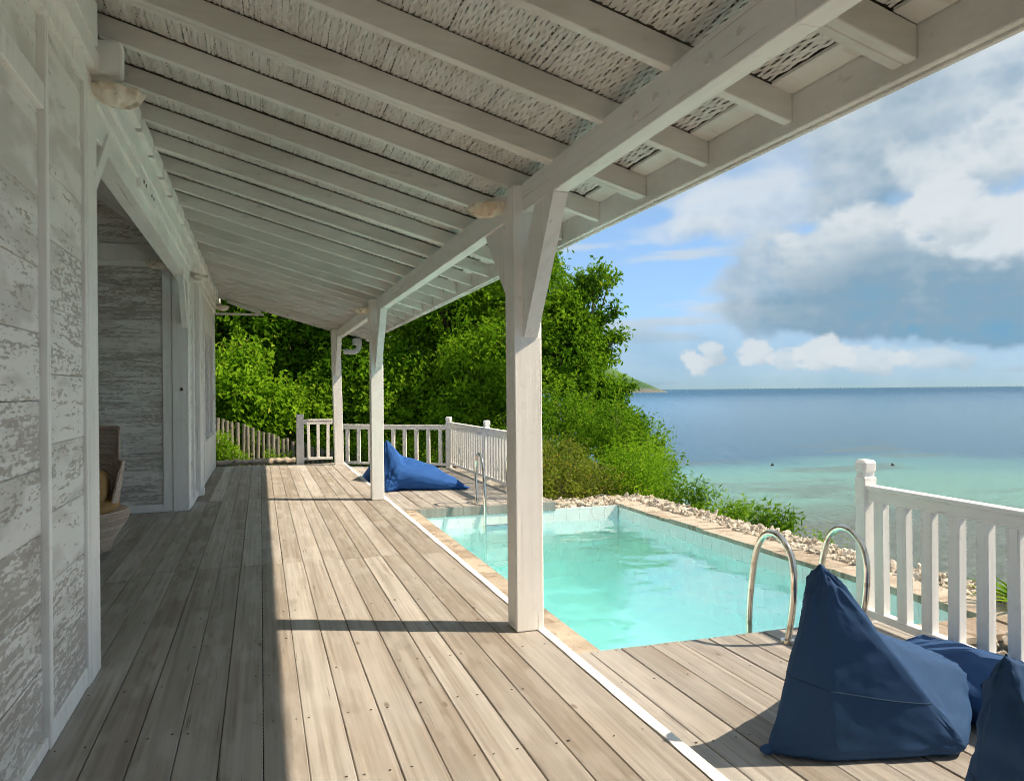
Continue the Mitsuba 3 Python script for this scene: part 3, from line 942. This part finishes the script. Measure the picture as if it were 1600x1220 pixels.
# ------------------------------------------------------------------ railings
def railing(name, label, p0, p1, zt, zbm, n, ends=(1, 1), post_top=.17, bw=(.06, .085), mids=(), zd=ZD, pw=.10):
    key = thing(name, label, 'railing', 'white wooden railings around the decks')
    p0, p1 = np.asarray(p0, float), np.asarray(p1, float)
    d = p1 - p0
    L = np.linalg.norm(d)
    u = d / L
    P = lambda s, z: np.array([*(p0 + u * s), z])

    def rpost(s):
        ang = math.atan2(u[1], u[0])
        a = cbox(-pw / 2, pw / 2, -pw / 2, pw / 2, zd + .001, zt + post_top - .115, .006)
        cap = cbox(-pw / 2 - .004, pw / 2 + .004, -pw / 2 - .004, pw / 2 + .004, zt + post_top - .09, zt + post_top, .018)
        neck = cbox(-pw / 2 + .009, pw / 2 - .009, -pw / 2 + .009, pw / 2 - .009, zt + post_top - .12, zt + post_top - .085, .004)
        R4 = trimesh.transformations.rotation_matrix(ang, [0, 0, 1])
        for m in (a, cap, neck):
            m.apply_transform(R4)
            m.apply_translation(P(s, 0))
        k = part(key, 'post', cat([a, neck]), 'white_paint')
        part(k, 'cap', cap, 'white_paint')
    s0 = s1 = 0
    if ends[0]:
        rpost(0)
    if ends[1]:
        rpost(L)
    for s in mids:
        rpost(s)
    a, b = (pw / 2 + .001) * ends[0], L - (pw / 2 + .001) * ends[1]
    part(key, 'top_rail', bar(P(a, zt - .065), P(b, zt - .065), .055, .078), 'white_paint', v=1.0)
    part(key, 'cap_rail', bar(P(a, zt - .012), P(b, zt - .012), .082, .026), 'white_paint', v=1.0)
    part(key, 'bottom_rail', bar(P(a, zbm + .027), P(b, zbm + .027), .065, .052), 'white_paint', v=1.0)
    for i in range(n):
        s = a + (i + .5) * (b - a) / n
        if any(abs(s - q) < pw * .7 for q in mids):
            continue
        w_, t_ = bw
        m = cbox(-t_ / 2, t_ / 2, -w_ / 2, w_ / 2, zbm + .053, zt - .104, .003)
        m.vertices[:, 0] += (m.vertices[:, 2] - zbm) * rng.uniform(-.010, .010)
        ang = math.atan2(u[1], u[0])
        m.apply_transform(trimesh.transformations.rotation_matrix(ang + rng.uniform(-.04, .04), [0, 0, 1]))
        m.apply_translation(P(s, 0))
        part(key, 'baluster', m, 'white_paint')
    return key


railing('railing', 'white railing beside the nearest bean bags, with the open sea behind it', (3.95, 4.36), (3.74, .95), .835, -.06, 16, bw=(.055, .085))
railing('railing', 'white railing across the far end of the lower deck behind the bright blue bean bag', (1.69, 17.42), (3.76, 16.02), .79, -.07, 9, ends=(0, 1), bw=(.06, .07), pw=.11)
railing('railing', 'white close-set railing along the sea side of the far lower deck', (3.77, 15.90), (3.76, 10.9), .85, -.03, 30, ends=(0, 1), bw=(.05, .075), mids=(2.75,), pw=.10, post_top=.13)
railing('railing', 'short white railing on the upper floor between its own post and the last veranda post', (.78, 16.86), (1.44, 16.86), .93, .085, 3, ends=(1, 0), bw=(.05, .06), zd=0, pw=.15, post_top=.11)


# ------------------------------------------------------------------ pool ladders
def ladder(label, x0, x1, ydeck, s, zt, lean=.0):
    key = thing('pool_ladder', label, 'ladder', 'steel pool ladders')
    for x in (x0, x1):
        h = zt - .55
        pts = np.array([(x, ydeck + s * dy, z) for dy, z in ((0, ZD), (-.07, .20 + h), (-.065, .44 + h), (.06, .56 + h), (.21, .56 + h), (.33, .42 + h), (.40, .06 + h), (.41, -.12), (.41, -.95))])
        for _ in range(3):
            q = np.empty((2 * len(pts) - 2, 3))
            q[0::2], q[1::2] = pts[:-1] * .75 + pts[1:] * .25, pts[:-1] * .25 + pts[1:] * .75
            pts = np.vstack([pts[:1], q, pts[-1:]])
        part(key, 'handrail', tube(pts, .021, 14), 'steel', smooth=50)
        fl = trimesh.creation.cylinder(.042, .022, sections=20)
        fl.apply_translation([x, ydeck, ZD + .012])
        part(key, 'flange', fl, 'steel', smooth=40)
    for z in (-.385, -.64, -.89):
        part(key, 'step', cbox(x0 + .022, x1 - .022, ydeck + s * .37, ydeck + s * .46, z - .015, z + .012, .006), 'steel')
    return key


ladder('steel pool ladder handrails at the near pool end, behind the nearest bean bag', 3.16, 3.72, 4.17, 1, .55)
ladder('thin steel pool ladder at the far pool end, beside the bright blue bean bag', 2.93, 3.40, 10.76, -1, .60)


# ------------------------------------------------------------------ bean bags
def hull_bag(groups, edge=.028, smooth=50):
    m = manifold3d.Manifold()
    for spheres in groups:
        m = m + manifold3d.Manifold.batch_hull([manifold3d.Manifold.sphere(r, 20).translate([x, y, z]) for x, y, z, r in spheres])
    m = m.trim_by_plane([0, 0, 1], ZD + .002).refine_to_length(edge)
    v, f, _ = meshkit.arrays(m)
    t = trimesh.Trimesh(v, f, process=True)
    trimesh.smoothing.filter_taubin(t, .5, .52, smooth)
    return t


def wrinkle(t, centers, amp, freq, seed):
    """folds that run out from the corners, with soft lumps over the body"""
    n = t.vertex_normals
    v = t.vertices.copy()
    d = np.zeros(len(v))
    for (c, reach, k, a) in centers:
        c = np.asarray(c, float)
        q = v - c
        r = np.linalg.norm(q, axis=1)
        dirn = q / (r[:, None] + 1e-9)
        w = meshkit.fbm(dirn * k + seed, 3, seed) - .5
        d += a * w * np.exp(-(r / reach) ** 2) * np.minimum(1, r / .08)
    d += amp * (meshkit.fbm(v * freq + seed * 1.3, 4, seed + 3) - .5)
    d *= ss(ZD - .01, ZD + .05, v[:, 2]) * .8 + .2
    t.vertices = v + n * d[:, None]
    t.vertices[:, 2] = np.maximum(t.vertices[:, 2], ZD + .003)
    return t


def seam(t, origin, normal, r=.0026, side=None):
    s = t.section(plane_origin=origin, plane_normal=normal)
    out = []
    for p in s.discrete:
        if side is not None:
            p = p[side(p)]
        if len(p) > 3:
            keep = [p[0]]
            for q in p[1:]:
                if np.linalg.norm(q - keep[-1]) > .015:
                    keep.append(q)
            if len(keep) > 3:
                out.append(tube(np.array(keep), r, 6))
    return cat(out)


def ear(c, d, w, l, mat_up=(0, 0, 1)):
    """the flat stitched tip at a corner"""
    d = np.asarray(d, float)
    d /= np.linalg.norm(d)
    m = trimesh.creation.icosphere(2)
    m.vertices = m.vertices * [w, l, .018]
    m.vertices[:, 0] *= 1 + .5 * m.vertices[:, 1] / l
    x = np.cross(d, mat_up)
    x /= np.linalg.norm(x)
    m.vertices = m.vertices @ np.array([x, d, np.cross(x, d)]) + np.asarray(c, float)
    m.vertices += .008 * (meshkit.noise(m.vertices * 30, 3)[:, None] - .5)
    m.vertices[:, 2] = np.maximum(m.vertices[:, 2], ZD + .003)
    return m


def bean_bag(label, spheres, centers, seams, ears, v=0., amp=.03, seed=1):
    key = thing('bean_bag', label, 'bean bag', 'blue bean bags on the lower decks')
    t = wrinkle(hull_bag(spheres), centers, amp, 3.2, seed)
    part(key, 'body', t, 'navy_canvas', smooth=True, v=v)
    for o, nrm, side in seams:
        part(key, 'seam', seam(t, o, nrm, side=side), 'navy_canvas', smooth=True, v=v * .6 - .2)
    for e in ears:
        part(key, 'corner_tab', ear(*e), 'navy_canvas', smooth=True, v=v)
    return key


bean_bag('large navy bean bag with a tall peak, in front of the near pool ladder',
         [[(2.25, 2.745, .735, .018), (2.285, 2.78, .63, .065), (2.34, 2.80, .50, .09), (2.30, 2.87, .26, .08), (2.145, 2.92, -.07, .035), (2.33, 2.80, -.05, .06), (2.87, 2.66, -.05, .05), (2.52, 2.86, .12, .14), (2.44, 2.93, .22, .10)],
          [(2.36, 2.83, .44, .07), (2.58, 2.90, .25, .16), (2.36, 2.84, -.04, .06), (2.87, 2.66, -.05, .055), (2.78, 3.40, -.04, .06), (3.50, 3.20, -.03, .08), (2.85, 2.98, .10, .18), (3.1, 2.95, .05, .13), (3.2, 3.35, -.05, .06)]],
         [((2.25, 2.745, .735), .30, 6, .06), ((2.12, 2.93, -.08), .24, 6, .05), ((3.3, 3.05, 0), .4, 5, .05), ((2.87, 2.66, -.05), .25, 5, .03), ((2.6, 2.9, .45), .3, 4, .03)],
         [((2.2, 2.9, .27), (.10, -.30, 1.0), lambda p: (p[:, 1] < 3.0) & (p[:, 0] < 2.75))],
         [((2.118, 2.925, -.083), (-1, -.2, -.05), .026, .05)], 0., .035, 3)
bean_bag('navy bean bag cut off by the right edge of the picture, its top sunlit',
         [[(2.23, 1.86, .625, .03), (2.28, 1.88, .47, .08), (2.20, 1.86, .33, .05), (2.10, 1.90, -.05, .05), (2.20, 1.55, -.05, .06), (2.22, 1.84, .10, .10), (2.5, 1.75, .3, .12)],
          [(2.28, 1.88, .36, .10), (2.22, 1.84, .10, .10), (2.10, 1.90, -.05, .05), (2.20, 1.55, -.05, .06), (2.9, 1.6, -.04, .08), (2.55, 1.8, .12, .22), (3.05, 2.1, -.04, .08), (2.55, 2.25, -.04, .06)]],
         [((2.23, 1.86, .62), .30, 5, .085), ((2.3, 1.8, .3), .3, 3, .06)],
         [((2.1, 1.9, .27), (.2, -.3, 1.0), lambda p: (p[:, 1] < 2.2) & (p[:, 0] < 2.6))], [], 0., .05, 8)
bean_bag('low flat navy bean bag lying between the large bean bag and the white railing',
         [[(3.12, 3.45, -.03, .07), (3.72, 3.45, -.02, .08), (3.72, 2.75, .0, .09), (3.25, 2.75, .0, .10), (3.45, 3.05, .02, .14), (3.78, 3.72, -.05, .05)]],
         [((3.78, 3.72, -.05), .3, 4, .05)], [], [], .1, .05, 12)
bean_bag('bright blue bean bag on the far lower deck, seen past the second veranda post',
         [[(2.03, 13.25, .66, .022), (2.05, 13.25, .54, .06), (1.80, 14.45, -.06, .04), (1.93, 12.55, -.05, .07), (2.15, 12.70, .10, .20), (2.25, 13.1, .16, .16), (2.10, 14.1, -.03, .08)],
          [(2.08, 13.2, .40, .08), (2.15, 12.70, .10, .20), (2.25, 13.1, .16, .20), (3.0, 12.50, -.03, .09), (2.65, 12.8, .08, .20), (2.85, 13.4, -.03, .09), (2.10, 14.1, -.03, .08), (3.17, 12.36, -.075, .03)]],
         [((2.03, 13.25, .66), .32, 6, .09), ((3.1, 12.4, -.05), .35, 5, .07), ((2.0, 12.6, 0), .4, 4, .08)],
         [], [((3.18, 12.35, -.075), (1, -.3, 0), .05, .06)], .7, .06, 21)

# ------------------------------------------------------------------ wicker armchair
ck = thing('armchair', 'brown wicker armchair with tan cushions half hidden in the shaded recess', 'armchair')
CX, CY = -1.71, 8.05


def chair_ring(z, rr, a0=0, a1=2 * math.pi, n=90, ph=0):
    th = np.linspace(a0, a1, n)
    r = rr * (1 + .012 * np.cos(th * 42 + ph))
    return np.stack([CX + r * np.cos(th) * 1.02, CY + r * np.sin(th) * 1.08, np.full(n, z)], -1)


strands, uvs, s_i = [], [], 0


def strand(pts, r=.0085):
    global s_i
    m = tube(pts, r, 5, caps=False)
    strands.append(m)
    uvs.append(np.tile([[s_i + .5, 0]], (len(m.vertices), 1)))
    s_i += 1


prof = lambda z: .36 + .16 * ss(.06, .42, z) - .02 * ss(.36, .44, z)
for i, z in enumerate(np.arange(.07, .43, .0185)):
    strand(chair_ring(z, prof(z), ph=(i % 2) * math.pi))
core_v = grid_mesh(np.linspace(0, 2 * math.pi, 41), np.linspace(.06, .42, 8), lambda X, Y: Y)
cv = core_v.vertices
th, zz = cv[:, 0].copy(), cv[:, 1].copy()
rr = np.array([prof(z) for z in zz]) - .008
core_v.vertices = np.stack([CX + rr * np.cos(th) * 1.02, CY + rr * np.sin(th) * 1.08, zz], -1)
part(ck, 'base', cat(strands), 'wicker', smooth=True, uv=np.vstack(uvs))
part(ck, 'base_core', core_v, 'dark_backing', smooth=True)
sd = trimesh.creation.cylinder(.515, .02, sections=48)
sd.apply_translation([CX, CY, .425])
part(ck, 'seat_board', sd, 'wicker', smooth=40)
strands, uvs, s_i = [], [], 0
# arms and back: a wall that rises from the arms to the back (the back is on the far side)
for i in range(40):
    f = i / 39
    th = np.linspace(math.radians(-25), math.radians(205), 110)
    topz = .44 + .42 * ss(math.radians(-22), math.radians(-2), th) * ss(math.radians(202), math.radians(182), th) + .32 * ss(math.radians(30), math.radians(42), th) * ss(math.radians(150), math.radians(138), th)
    z = .43 + (topz - .43) * f
    r = .41 + .14 * (z - .43) + .008 * np.cos(th * 40 + (i % 2) * math.pi)
    strand(np.stack([CX + r * np.cos(th) * 1.02, CY + r * np.sin(th) * 1.08, z], -1), .0095)
part(ck, 'back', cat(strands), 'wicker', smooth=True, uv=np.vstack(uvs))
cu = trimesh.creation.icosphere(4)
cu.vertices = np.sign(cu.vertices) * np.abs(cu.vertices) ** .6 * [.44, .46, .06] + [CX, CY - .02, .47]
part(ck, 'seat_cushion', cu, 'cushion_fabric', smooth=True)
cu = trimesh.creation.icosphere(4)
cu.vertices = np.sign(cu.vertices) * np.abs(cu.vertices) ** .65 * [.14, .26, .17] + [CX + .22, CY - .02, .63]
part(ck, 'pillow', cu, 'cushion_fabric', smooth=True)
for dx, dy in ((.28, -.25), (.28, .25), (-.28, -.25), (-.28, .25)):
    part(ck, 'foot', cbox(CX + dx - .02, CX + dx + .02, CY + dy - .02, CY + dy + .02, .0, .07, .005), 'dark_metal')

# ------------------------------------------------------------------ bamboo fence, log
fk = thing('bamboo_fence', 'grey weathered bamboo pole fence sloping down beyond the end of the veranda', 'fence')
for i in range(27):
    x = -1.25 + i * .108 + rng.uniform(-.012, .012)
    h = .95 - .34 * max(0, x + .9) + rng.uniform(-.035, .035)
    h = max(h, .18)
    r = .040 + rng.uniform(-.005, .006)
    lean = rng.uniform(-.03, .03)
    zs, rs = [-.42], [r]
    for z in np.arange(-.1 + rng.uniform(0, .3), h - .05, .31):
        zs += [z - .015, z, z + .015]
        rs += [r * .98, r * 1.13, r * .98]
    zs.append(h)
    rs.append(r * .96)
    part(fk, 'pole', tube([(x + lean * z, 18.5 + rng.uniform(-.002, .002), z) for z in zs], np.array(rs), 10), 'bamboo', smooth=40)
for z in (-.1, .12):
    part(fk, 'rail', tube([(-1.3, 18.57, z + .05), (1.6, 18.57, z - .04)], .025, 8), 'bamboo', smooth=40)
lk = thing('driftwood_log', 'bleached rough log lying along the far edge of the veranda floor', 'log')
lp = spline([(-.88, 17.28, .03), (-.5, 17.26, .05), (0, 17.3, .045), (.4, 17.27, .05), (.68, 17.28, .04)], 46)
lm = tube(lp, .062 + .012 * np.sin(np.arange(46) * 1.3), 14)
lm.vertices += .05 * (meshkit.fbm(lm.vertices * 13, 3, 6)[:, None] - .5)
part(lk, 'trunk', lm, 'coral_stone', smooth=50)
part(lk, 'stub', tube([(-.55, 17.22, .06), (-.5, 17.12, .12)], [.03, .02], 8), 'coral_stone', smooth=50)


# ------------------------------------------------------------------ trees and shrubs
def leaves_mesh(c, u, n, L, W, tone):
    u = u / np.linalg.norm(u, axis=1, keepdims=True)
    s = np.cross(u, n)
    s /= np.linalg.norm(s, axis=1, keepdims=True) + 1e-9
    n = np.cross(s, u)
    L, W = L[:, None], W[:, None]
    v = np.stack([c, c + u * L * .45 + s * W * .5 + n * W * .16, c + u * L - n * L * .08, c + u * L * .45 - s * W * .5 + n * W * .16], 1).reshape(-1, 3)
    k = np.arange(len(c))[:, None] * 4
    f = np.vstack([k + [0, 1, 2], k + [0, 2, 3]])
    uv = np.repeat(tone, 4, axis=0)
    return trimesh.Trimesh(v, f, process=False), uv


def crown(blobs, twigs, per, L, spread, seed, wid=.5, droop=.15, shell_=.55, wexp=1.9):
    g = np.random.default_rng(seed)
    B = np.array(blobs, float)
    w = B[:, 3] ** wexp
    idx = g.choice(len(B), size=twigs, p=w / w.sum())
    d = g.normal(size=(twigs, 3))
    d /= np.linalg.norm(d, axis=1, keepdims=True)
    rad = (shell_ + (1 - shell_) * g.random(twigs) ** .6) * (1 + .25 * (meshkit.fbm(d * 2.3 + idx[:, None] * 3.1, 3, seed) - .5) * 2)
    sc = np.stack([B[idx, 3], B[idx, 3], B[idx, 3] * .85], 1)
    tc = B[idx, :3] + d * rad[:, None] * sc
    td = d + np.array([0, 0, .35]) + g.normal(0, .45, (twigs, 3))
    td /= np.linalg.norm(td, axis=1, keepdims=True)
    # thin out whole regions so that gaps stay
    keep = meshkit.fbm(tc * 1.1 + seed, 3, seed + 5) > .31
    tc, td, d = tc[keep], td[keep], d[keep]
    m = len(tc)
    k = np.tile(np.arange(per), m)
    t_ = np.repeat(np.arange(m), per)
    s = (k / (per - 1) - .35) * spread
    side = np.cross(td, g.normal(size=(m, 3)))
    side /= np.linalg.norm(side, axis=1, keepdims=True)
    sg = np.where(k % 2 == 0, 1, -1)[:, None]
    c = tc[t_] + td[t_] * s[:, None] + g.normal(0, spread * .16, (len(k), 3))
    u = td[t_] * .55 + side[t_] * sg * .8 + g.normal(0, .35, (len(k), 3)) - np.array([0, 0, droop])
    nn = d[t_] * .45 + np.array([.35, -.30, .60]) + g.normal(0, .45, (len(k), 3))
    ll = L * g.uniform(.5, 1.35, len(k))
    tone = np.stack([np.clip(g.normal(.5, .22, len(k)) + .18 * (g.random(m)[t_] - .5), 0, 1), np.clip(g.random(len(k)) * .55 + .5 * g.random(m)[t_], 0, 1)], 1)
    return leaves_mesh(c, u, nn, ll, ll * wid, tone), tc


def chain(a, b, r0, r1, n=5):
    a, b = np.array(a, float), np.array(b, float)
    return [(*(a + (b - a) * f + np.array([0, .15 * math.sin(7 * f + r0 * 40), .05 * math.sin(9 * f)])), r0 + (r1 - r0) * f) for f in np.linspace(0, 1, n)]


def plant(name, label, cat_, base, blobs, twigs, mat_, seed, per=12, L=.11, spread=.42, trunk=.09, wid=.5, group=None, stems=0, droop=.15, shell_=.55, wexp=1.9):
    group = {'tree': 'trees on the hillside beyond the decks', 'shrub': 'shrubs and bushes beyond the decks'}[name]
    key = thing(name, label, cat_, group)
    (m, uv), tc = crown(blobs, twigs, per, L, spread, seed, wid, droop, shell_, wexp)
    part(key, 'crown', m, mat_, uv=uv)
    g = np.random.default_rng(seed + 77)
    base = np.asarray(base, float)
    limbs = []
    B = np.array(blobs, float)
    mid = base * .45 + B[:, :3].mean(0) * .55
    if name == 'tree':
        limbs.append(tube(spline([base, base * .6 + mid * .4 + g.normal(0, .08, 3), mid], 8), np.linspace(trunk, trunk * .6, 8), 8))
    src = mid if name == 'tree' else base
    for b in B:
        e = b[:3] + np.array([0, 0, b[3] * .3])
        limbs.append(tube(spline([src, src * .5 + e * .5 + g.normal(0, .10, 3), e], 7), np.linspace(trunk * .5, trunk * .12, 7), 6))
        for q in range(stems or 5):
            dd = g.normal(size=3)
            dd[2] = abs(dd[2])
            limbs.append(tube([e - [0, 0, b[3] * .4], e + dd / np.linalg.norm(dd) * b[3] * .95], [trunk * .12, trunk * .05], 5))
    part(key, 'trunk' if name == 'tree' else 'stems', cat(limbs), 'bark', smooth=True)
    return key


plant('tree', 'tall dark green tree at the back left, behind the bamboo fence', 'tree', (-1.2, 24.5, -.3),
      [(-1.5, 24.0, 4.6, 2.2), (.6, 24.2, 5.0, 2.0), (-.6, 23.5, 2.6, 1.7), (1.2, 23.6, 2.6, 1.5), (-3.2, 24, 3.5, 2.0), (-2.2, 23.2, 6.2, 1.8)], 4600, 'leaf_mid', 1, L=.18, trunk=.2)
plant('tree', 'broad dark tree behind the last veranda post', 'tree', (3.2, 24.5, -.3),
      [(2.6, 24.0, 4.2, 1.9), (3.9, 24.2, 5.2, 2.0), (2.4, 23.2, 2.2, 1.5), (4.2, 23.2, 2.8, 1.7), (5.6, 24, 4.6, 1.9), (3.0, 23.4, 6.4, 1.7)], 4600, 'leaf_mid', 2, L=.17, trunk=.2)
plant('tree', 'large mid green tree above the far railing, left of the front post', 'tree', (5.6, 21.5, -.3),
      [(4.7, 20.8, 3.4, 1.5), (5.9, 21.2, 4.6, 1.6), (6.8, 21.4, 5.2, 1.5), (5.2, 20.4, 2.0, 1.3), (6.6, 20.4, 3.0, 1.4), (4.2, 21.2, 5.2, 1.5), (7.6, 22, 4.4, 1.3)], 4200, 'leaf_mid', 3, L=.145, trunk=.18)
plant('tree', 'sunlit green tree beside the front post with ragged branches reaching out over the sea', 'tree', (6.4, 17.2, -.6),
      [(5.6, 17.0, 4.4, .9), (6.3, 17.0, 3.0, .8), (6.6, 16.8, 2.2, .85), (6.2, 16.5, 1.2, .95), (7.0, 16.6, 1.3, .7), (7.3, 16.4, .45, .7), (5.7, 17.0, 5.6, .6)]
      + chain((6.5, 17, 3.2), (7.55, 17, 4.25), .40, .15) + chain((6.8, 17, 3.4), (7.95, 17, 4.08), .30, .11) + chain((6.7, 17, 2.75), (8.08, 17, 3.36), .38, .11)
      + chain((6.9, 17, 2.4), (8.08, 17, 2.72), .40, .13) + chain((7, 16.8, 1.9), (7.85, 17, 2.25), .38, .14) + chain((7.2, 16.6, 1.4), (8.35, 17, 1.5), .36, .13)
      + chain((7.3, 16.5, .95), (8.25, 17, 1.0), .36, .15) + chain((7.4, 16.4, .6), (8.4, 16.8, .7), .38, .18) + chain((7.6, 16, .1), (8.3, 16.3, .35), .35, .18), 4200, 'leaf_mid', 4, L=.12, trunk=.10, spread=.30, wexp=1.45, stems=2)
plant('tree', 'mid green tree rising behind the front post, hidden lower down by nearer bushes', 'tree', (7.2, 24.0, -.3),
      [(6.6, 24.5, 4.5, 1.5), (7.5, 24.2, 3.2, 1.3), (7.1, 24, 5.6, 1.2), (8.0, 24, 2.0, 1.0), (6.4, 24.4, 2.4, 1.4), (6.2, 24.6, 6.2, 1.1)], 1500, 'leaf_deep', 51, L=.12, trunk=.16)
plant('shrub', 'bright lime green bush overhanging the left end of the bamboo fence', 'shrub', (-.2, 19.8, -.35),
      [(-.7, 19.7, 1.5, .85), (.0, 19.8, 1.25, .75), (.55, 19.9, .95, .6), (-.4, 20.0, 2.15, .55), (-1.3, 19.8, 1.1, .8), (-.2, 19.6, .6, .7)], 900, 'leaf_lime', 5, L=.15, trunk=.06)
plant('shrub', 'green bush behind the short upper railing', 'shrub', (1.9, 20.6, -.35),
      [(1.3, 20.4, 1.0, .85), (2.0, 20.6, 1.5, .8), (2.6, 20.5, 1.0, .8), (1.7, 20.2, .3, .7), (2.1, 20.8, 2.1, .6)], 1250, 'leaf_mid', 6, L=.14, trunk=.06)
plant('shrub', 'lime green climbing bush rising behind the left half of the far railing', 'shrub', (3.6, 20.3, -.35),
      [(3.1, 20.0, .9, .85), (3.9, 20.2, 1.6, .9), (4.3, 20.0, .7, .8), (3.4, 20.5, 2.3, .6), (2.7, 20.2, 1.9, .5)], 1300, 'leaf_lime', 7, L=.135, trunk=.06)
plant('shrub', 'yellow green bush behind the corner of the far railing', 'shrub', (5.0, 18.6, -.35),
      [(4.6, 18.4, .8, .75), (5.3, 18.6, 1.4, .8), (5.7, 18.3, .6, .8), (5.0, 18.9, 2.2, .7), (5.7, 18.8, 2.6, .6)], 1300, 'leaf_lime', 8, L=.13, trunk=.06)
plant('shrub', 'dark bush filling the gap under the far railing', 'shrub', (2.9, 18.2, -.35),
      [(2.2, 18.3, .0, .55), (3.0, 18.1, .1, .55), (3.8, 17.7, .05, .55), (1.4, 18.9, -.05, .4)], 500, 'leaf_lime', 9, L=.08, trunk=.03)
plant('shrub', 'green bush on the slope behind the close-set railing', 'shrub', (5.2, 14.8, -.5),
      [(4.9, 14.6, .35, .7), (5.5, 14.4, .6, .75), (5.9, 15.0, .9, .8), (5.2, 13.6, -.05, .6)], 800, 'leaf_mid', 10, L=.08, trunk=.04, spread=.3)
plant('shrub', 'rusty tinged low bush just beyond the far end of the pool', 'shrub', (4.9, 11.7, -.45),
      [(4.55, 11.6, -.1, .45), (5.0, 11.8, .0, .5), (4.4, 12.2, .15, .5), (5.3, 11.6, -.15, .4), (4.9, 12.4, .25, .5)], 620, 'leaf_rusty', 11, L=.06, trunk=.025, spread=.24)
plant('shrub', 'feathery lime bush on the corner between the pool and the sea', 'shrub', (5.9, 12.0, -.6),
      [(5.7, 11.8, .05, .5), (6.1, 11.9, .2, .5), (6.4, 12.0, -.05, .42), (5.9, 11.4, -.15, .4)], 700, 'leaf_lime', 12, L=.075, trunk=.025, spread=.3, wid=.26)
plant('shrub', 'tall thin green shrub leaning out toward the shallow water', 'shrub', (6.6, 13.0, -.7),
      [(6.5, 12.9, .35, .5), (6.8, 13.0, .55, .38), (7.0, 13.0, .10, .34), (6.4, 13.4, .8, .5), (7.15, 13.1, -.2, .28)], 520, 'leaf_mid', 13, L=.085, trunk=.03, spread=.32, wid=.4)
for i, (x, y, z, r, lab) in enumerate([
        (6.25, 10.6, -.22, .30, 'small green shrub at the far end of the rubble bank'), (6.35, 9.7, -.36, .26, 'small leafy shrub halfway along the outer edge of the rubble bank'),
        (6.25, 8.7, -.33, .28, 'small upright plant with long drooping leaves above the rubble bank'), (6.25, 7.85, -.52, .26, 'low yellow green plant at the near end of the shrubs along the rubble bank')]):
    plant('shrub', lab, 'shrub', (x, y, z - .55), [(x, y, z, r), (x - .15, y + .25, z - .08, r * .8), (x + .18, y - .1, z + .02, r * .7)], 130 if i < 3 else 150, ['leaf_mid', 'leaf_lime', 'leaf_mid', 'leaf_lime'][i], 30 + i, per=11, L=.10 if i != 3 else .07, trunk=.02, spread=.26, wid=.26, droop=.4, shell_=.2)
plant('shrub', 'small weedy plant growing at the left foot of the bamboo fence', 'shrub', (-.75, 18.2, -.1), [(-.75, 18.2, .18, .28), (-.5, 18.15, .05, .22), (-.85, 18.1, .42, .2)], 170, 'leaf_lime', 41, per=9, L=.07, trunk=.012, spread=.2)
plant('shrub', 'tiny sprig growing at the middle of the bamboo fence foot', 'shrub', (.25, 18.25, -.15), [(.25, 18.25, .02, .16), (.6, 18.3, .0, .12)], 60, 'leaf_lime', 42, per=8, L=.06, trunk=.01, spread=.16)

# spiky plant by the shore
ak = thing('agave', 'spiky green agave among the rubble at the right edge of the picture', 'agave')
g = np.random.default_rng(5)
for i in range(46):
    an, elv = i * 2.39996, math.radians(18 + 62 * ((i * .37) % 1))
    L = g.uniform(.45, .62)
    dirn = np.array([math.cos(an) * math.cos(elv), math.sin(an) * math.cos(elv), math.sin(elv)])
    side = np.array([-math.sin(an), math.cos(an), 0])
    s = np.linspace(0, 1, 7)
    cpt = np.array([5.62, 4.46, -.20]) + dirn * (s * L)[:, None] - np.array([0, 0, .10]) * (s ** 2.2)[:, None]
    w = .028 * (1 - s ** 1.5) + .001
    nrm = np.cross(side, dirn)
    v = np.vstack([cpt + side * w[:, None] + nrm * w[:, None] * .5, cpt, cpt - side * w[:, None] + nrm * w[:, None] * .5])
    q = np.arange(6)
    f = np.vstack([np.stack([q, q + 1, q + 8], 1), np.stack([q, q + 8, q + 7], 1), np.stack([7 + q, 8 + q, 15 + q], 1), np.stack([7 + q, 15 + q, 14 + q], 1)])
    part(ak, 'leaf', trimesh.Trimesh(v, f, process=False), 'leaf_mid', uv=np.tile([[g.random(), .3]], (21, 1)))

# ------------------------------------------------------------------ small things on the sea
for x, y, lab in ((34.7, 47.3, 'small dark buoy floating at the edge of the pale shallows, the left one of two'), (42.3, 44.1, 'small dark buoy floating at the edge of the pale shallows, the right one of two')):
    k = thing('buoy', lab, 'buoy', 'dark buoys on the sea')
    b = trimesh.creation.icosphere(2, .11)
    b.vertices *= [1, 1, .9]
    b.apply_translation([x, y, SEA + .03])
    part(k, 'float', b, 'dark_metal', smooth=True)
    part(k, 'stem', tube([(x, y, SEA + .10), (x, y, SEA + .19)], .025, 8), 'dark_metal')
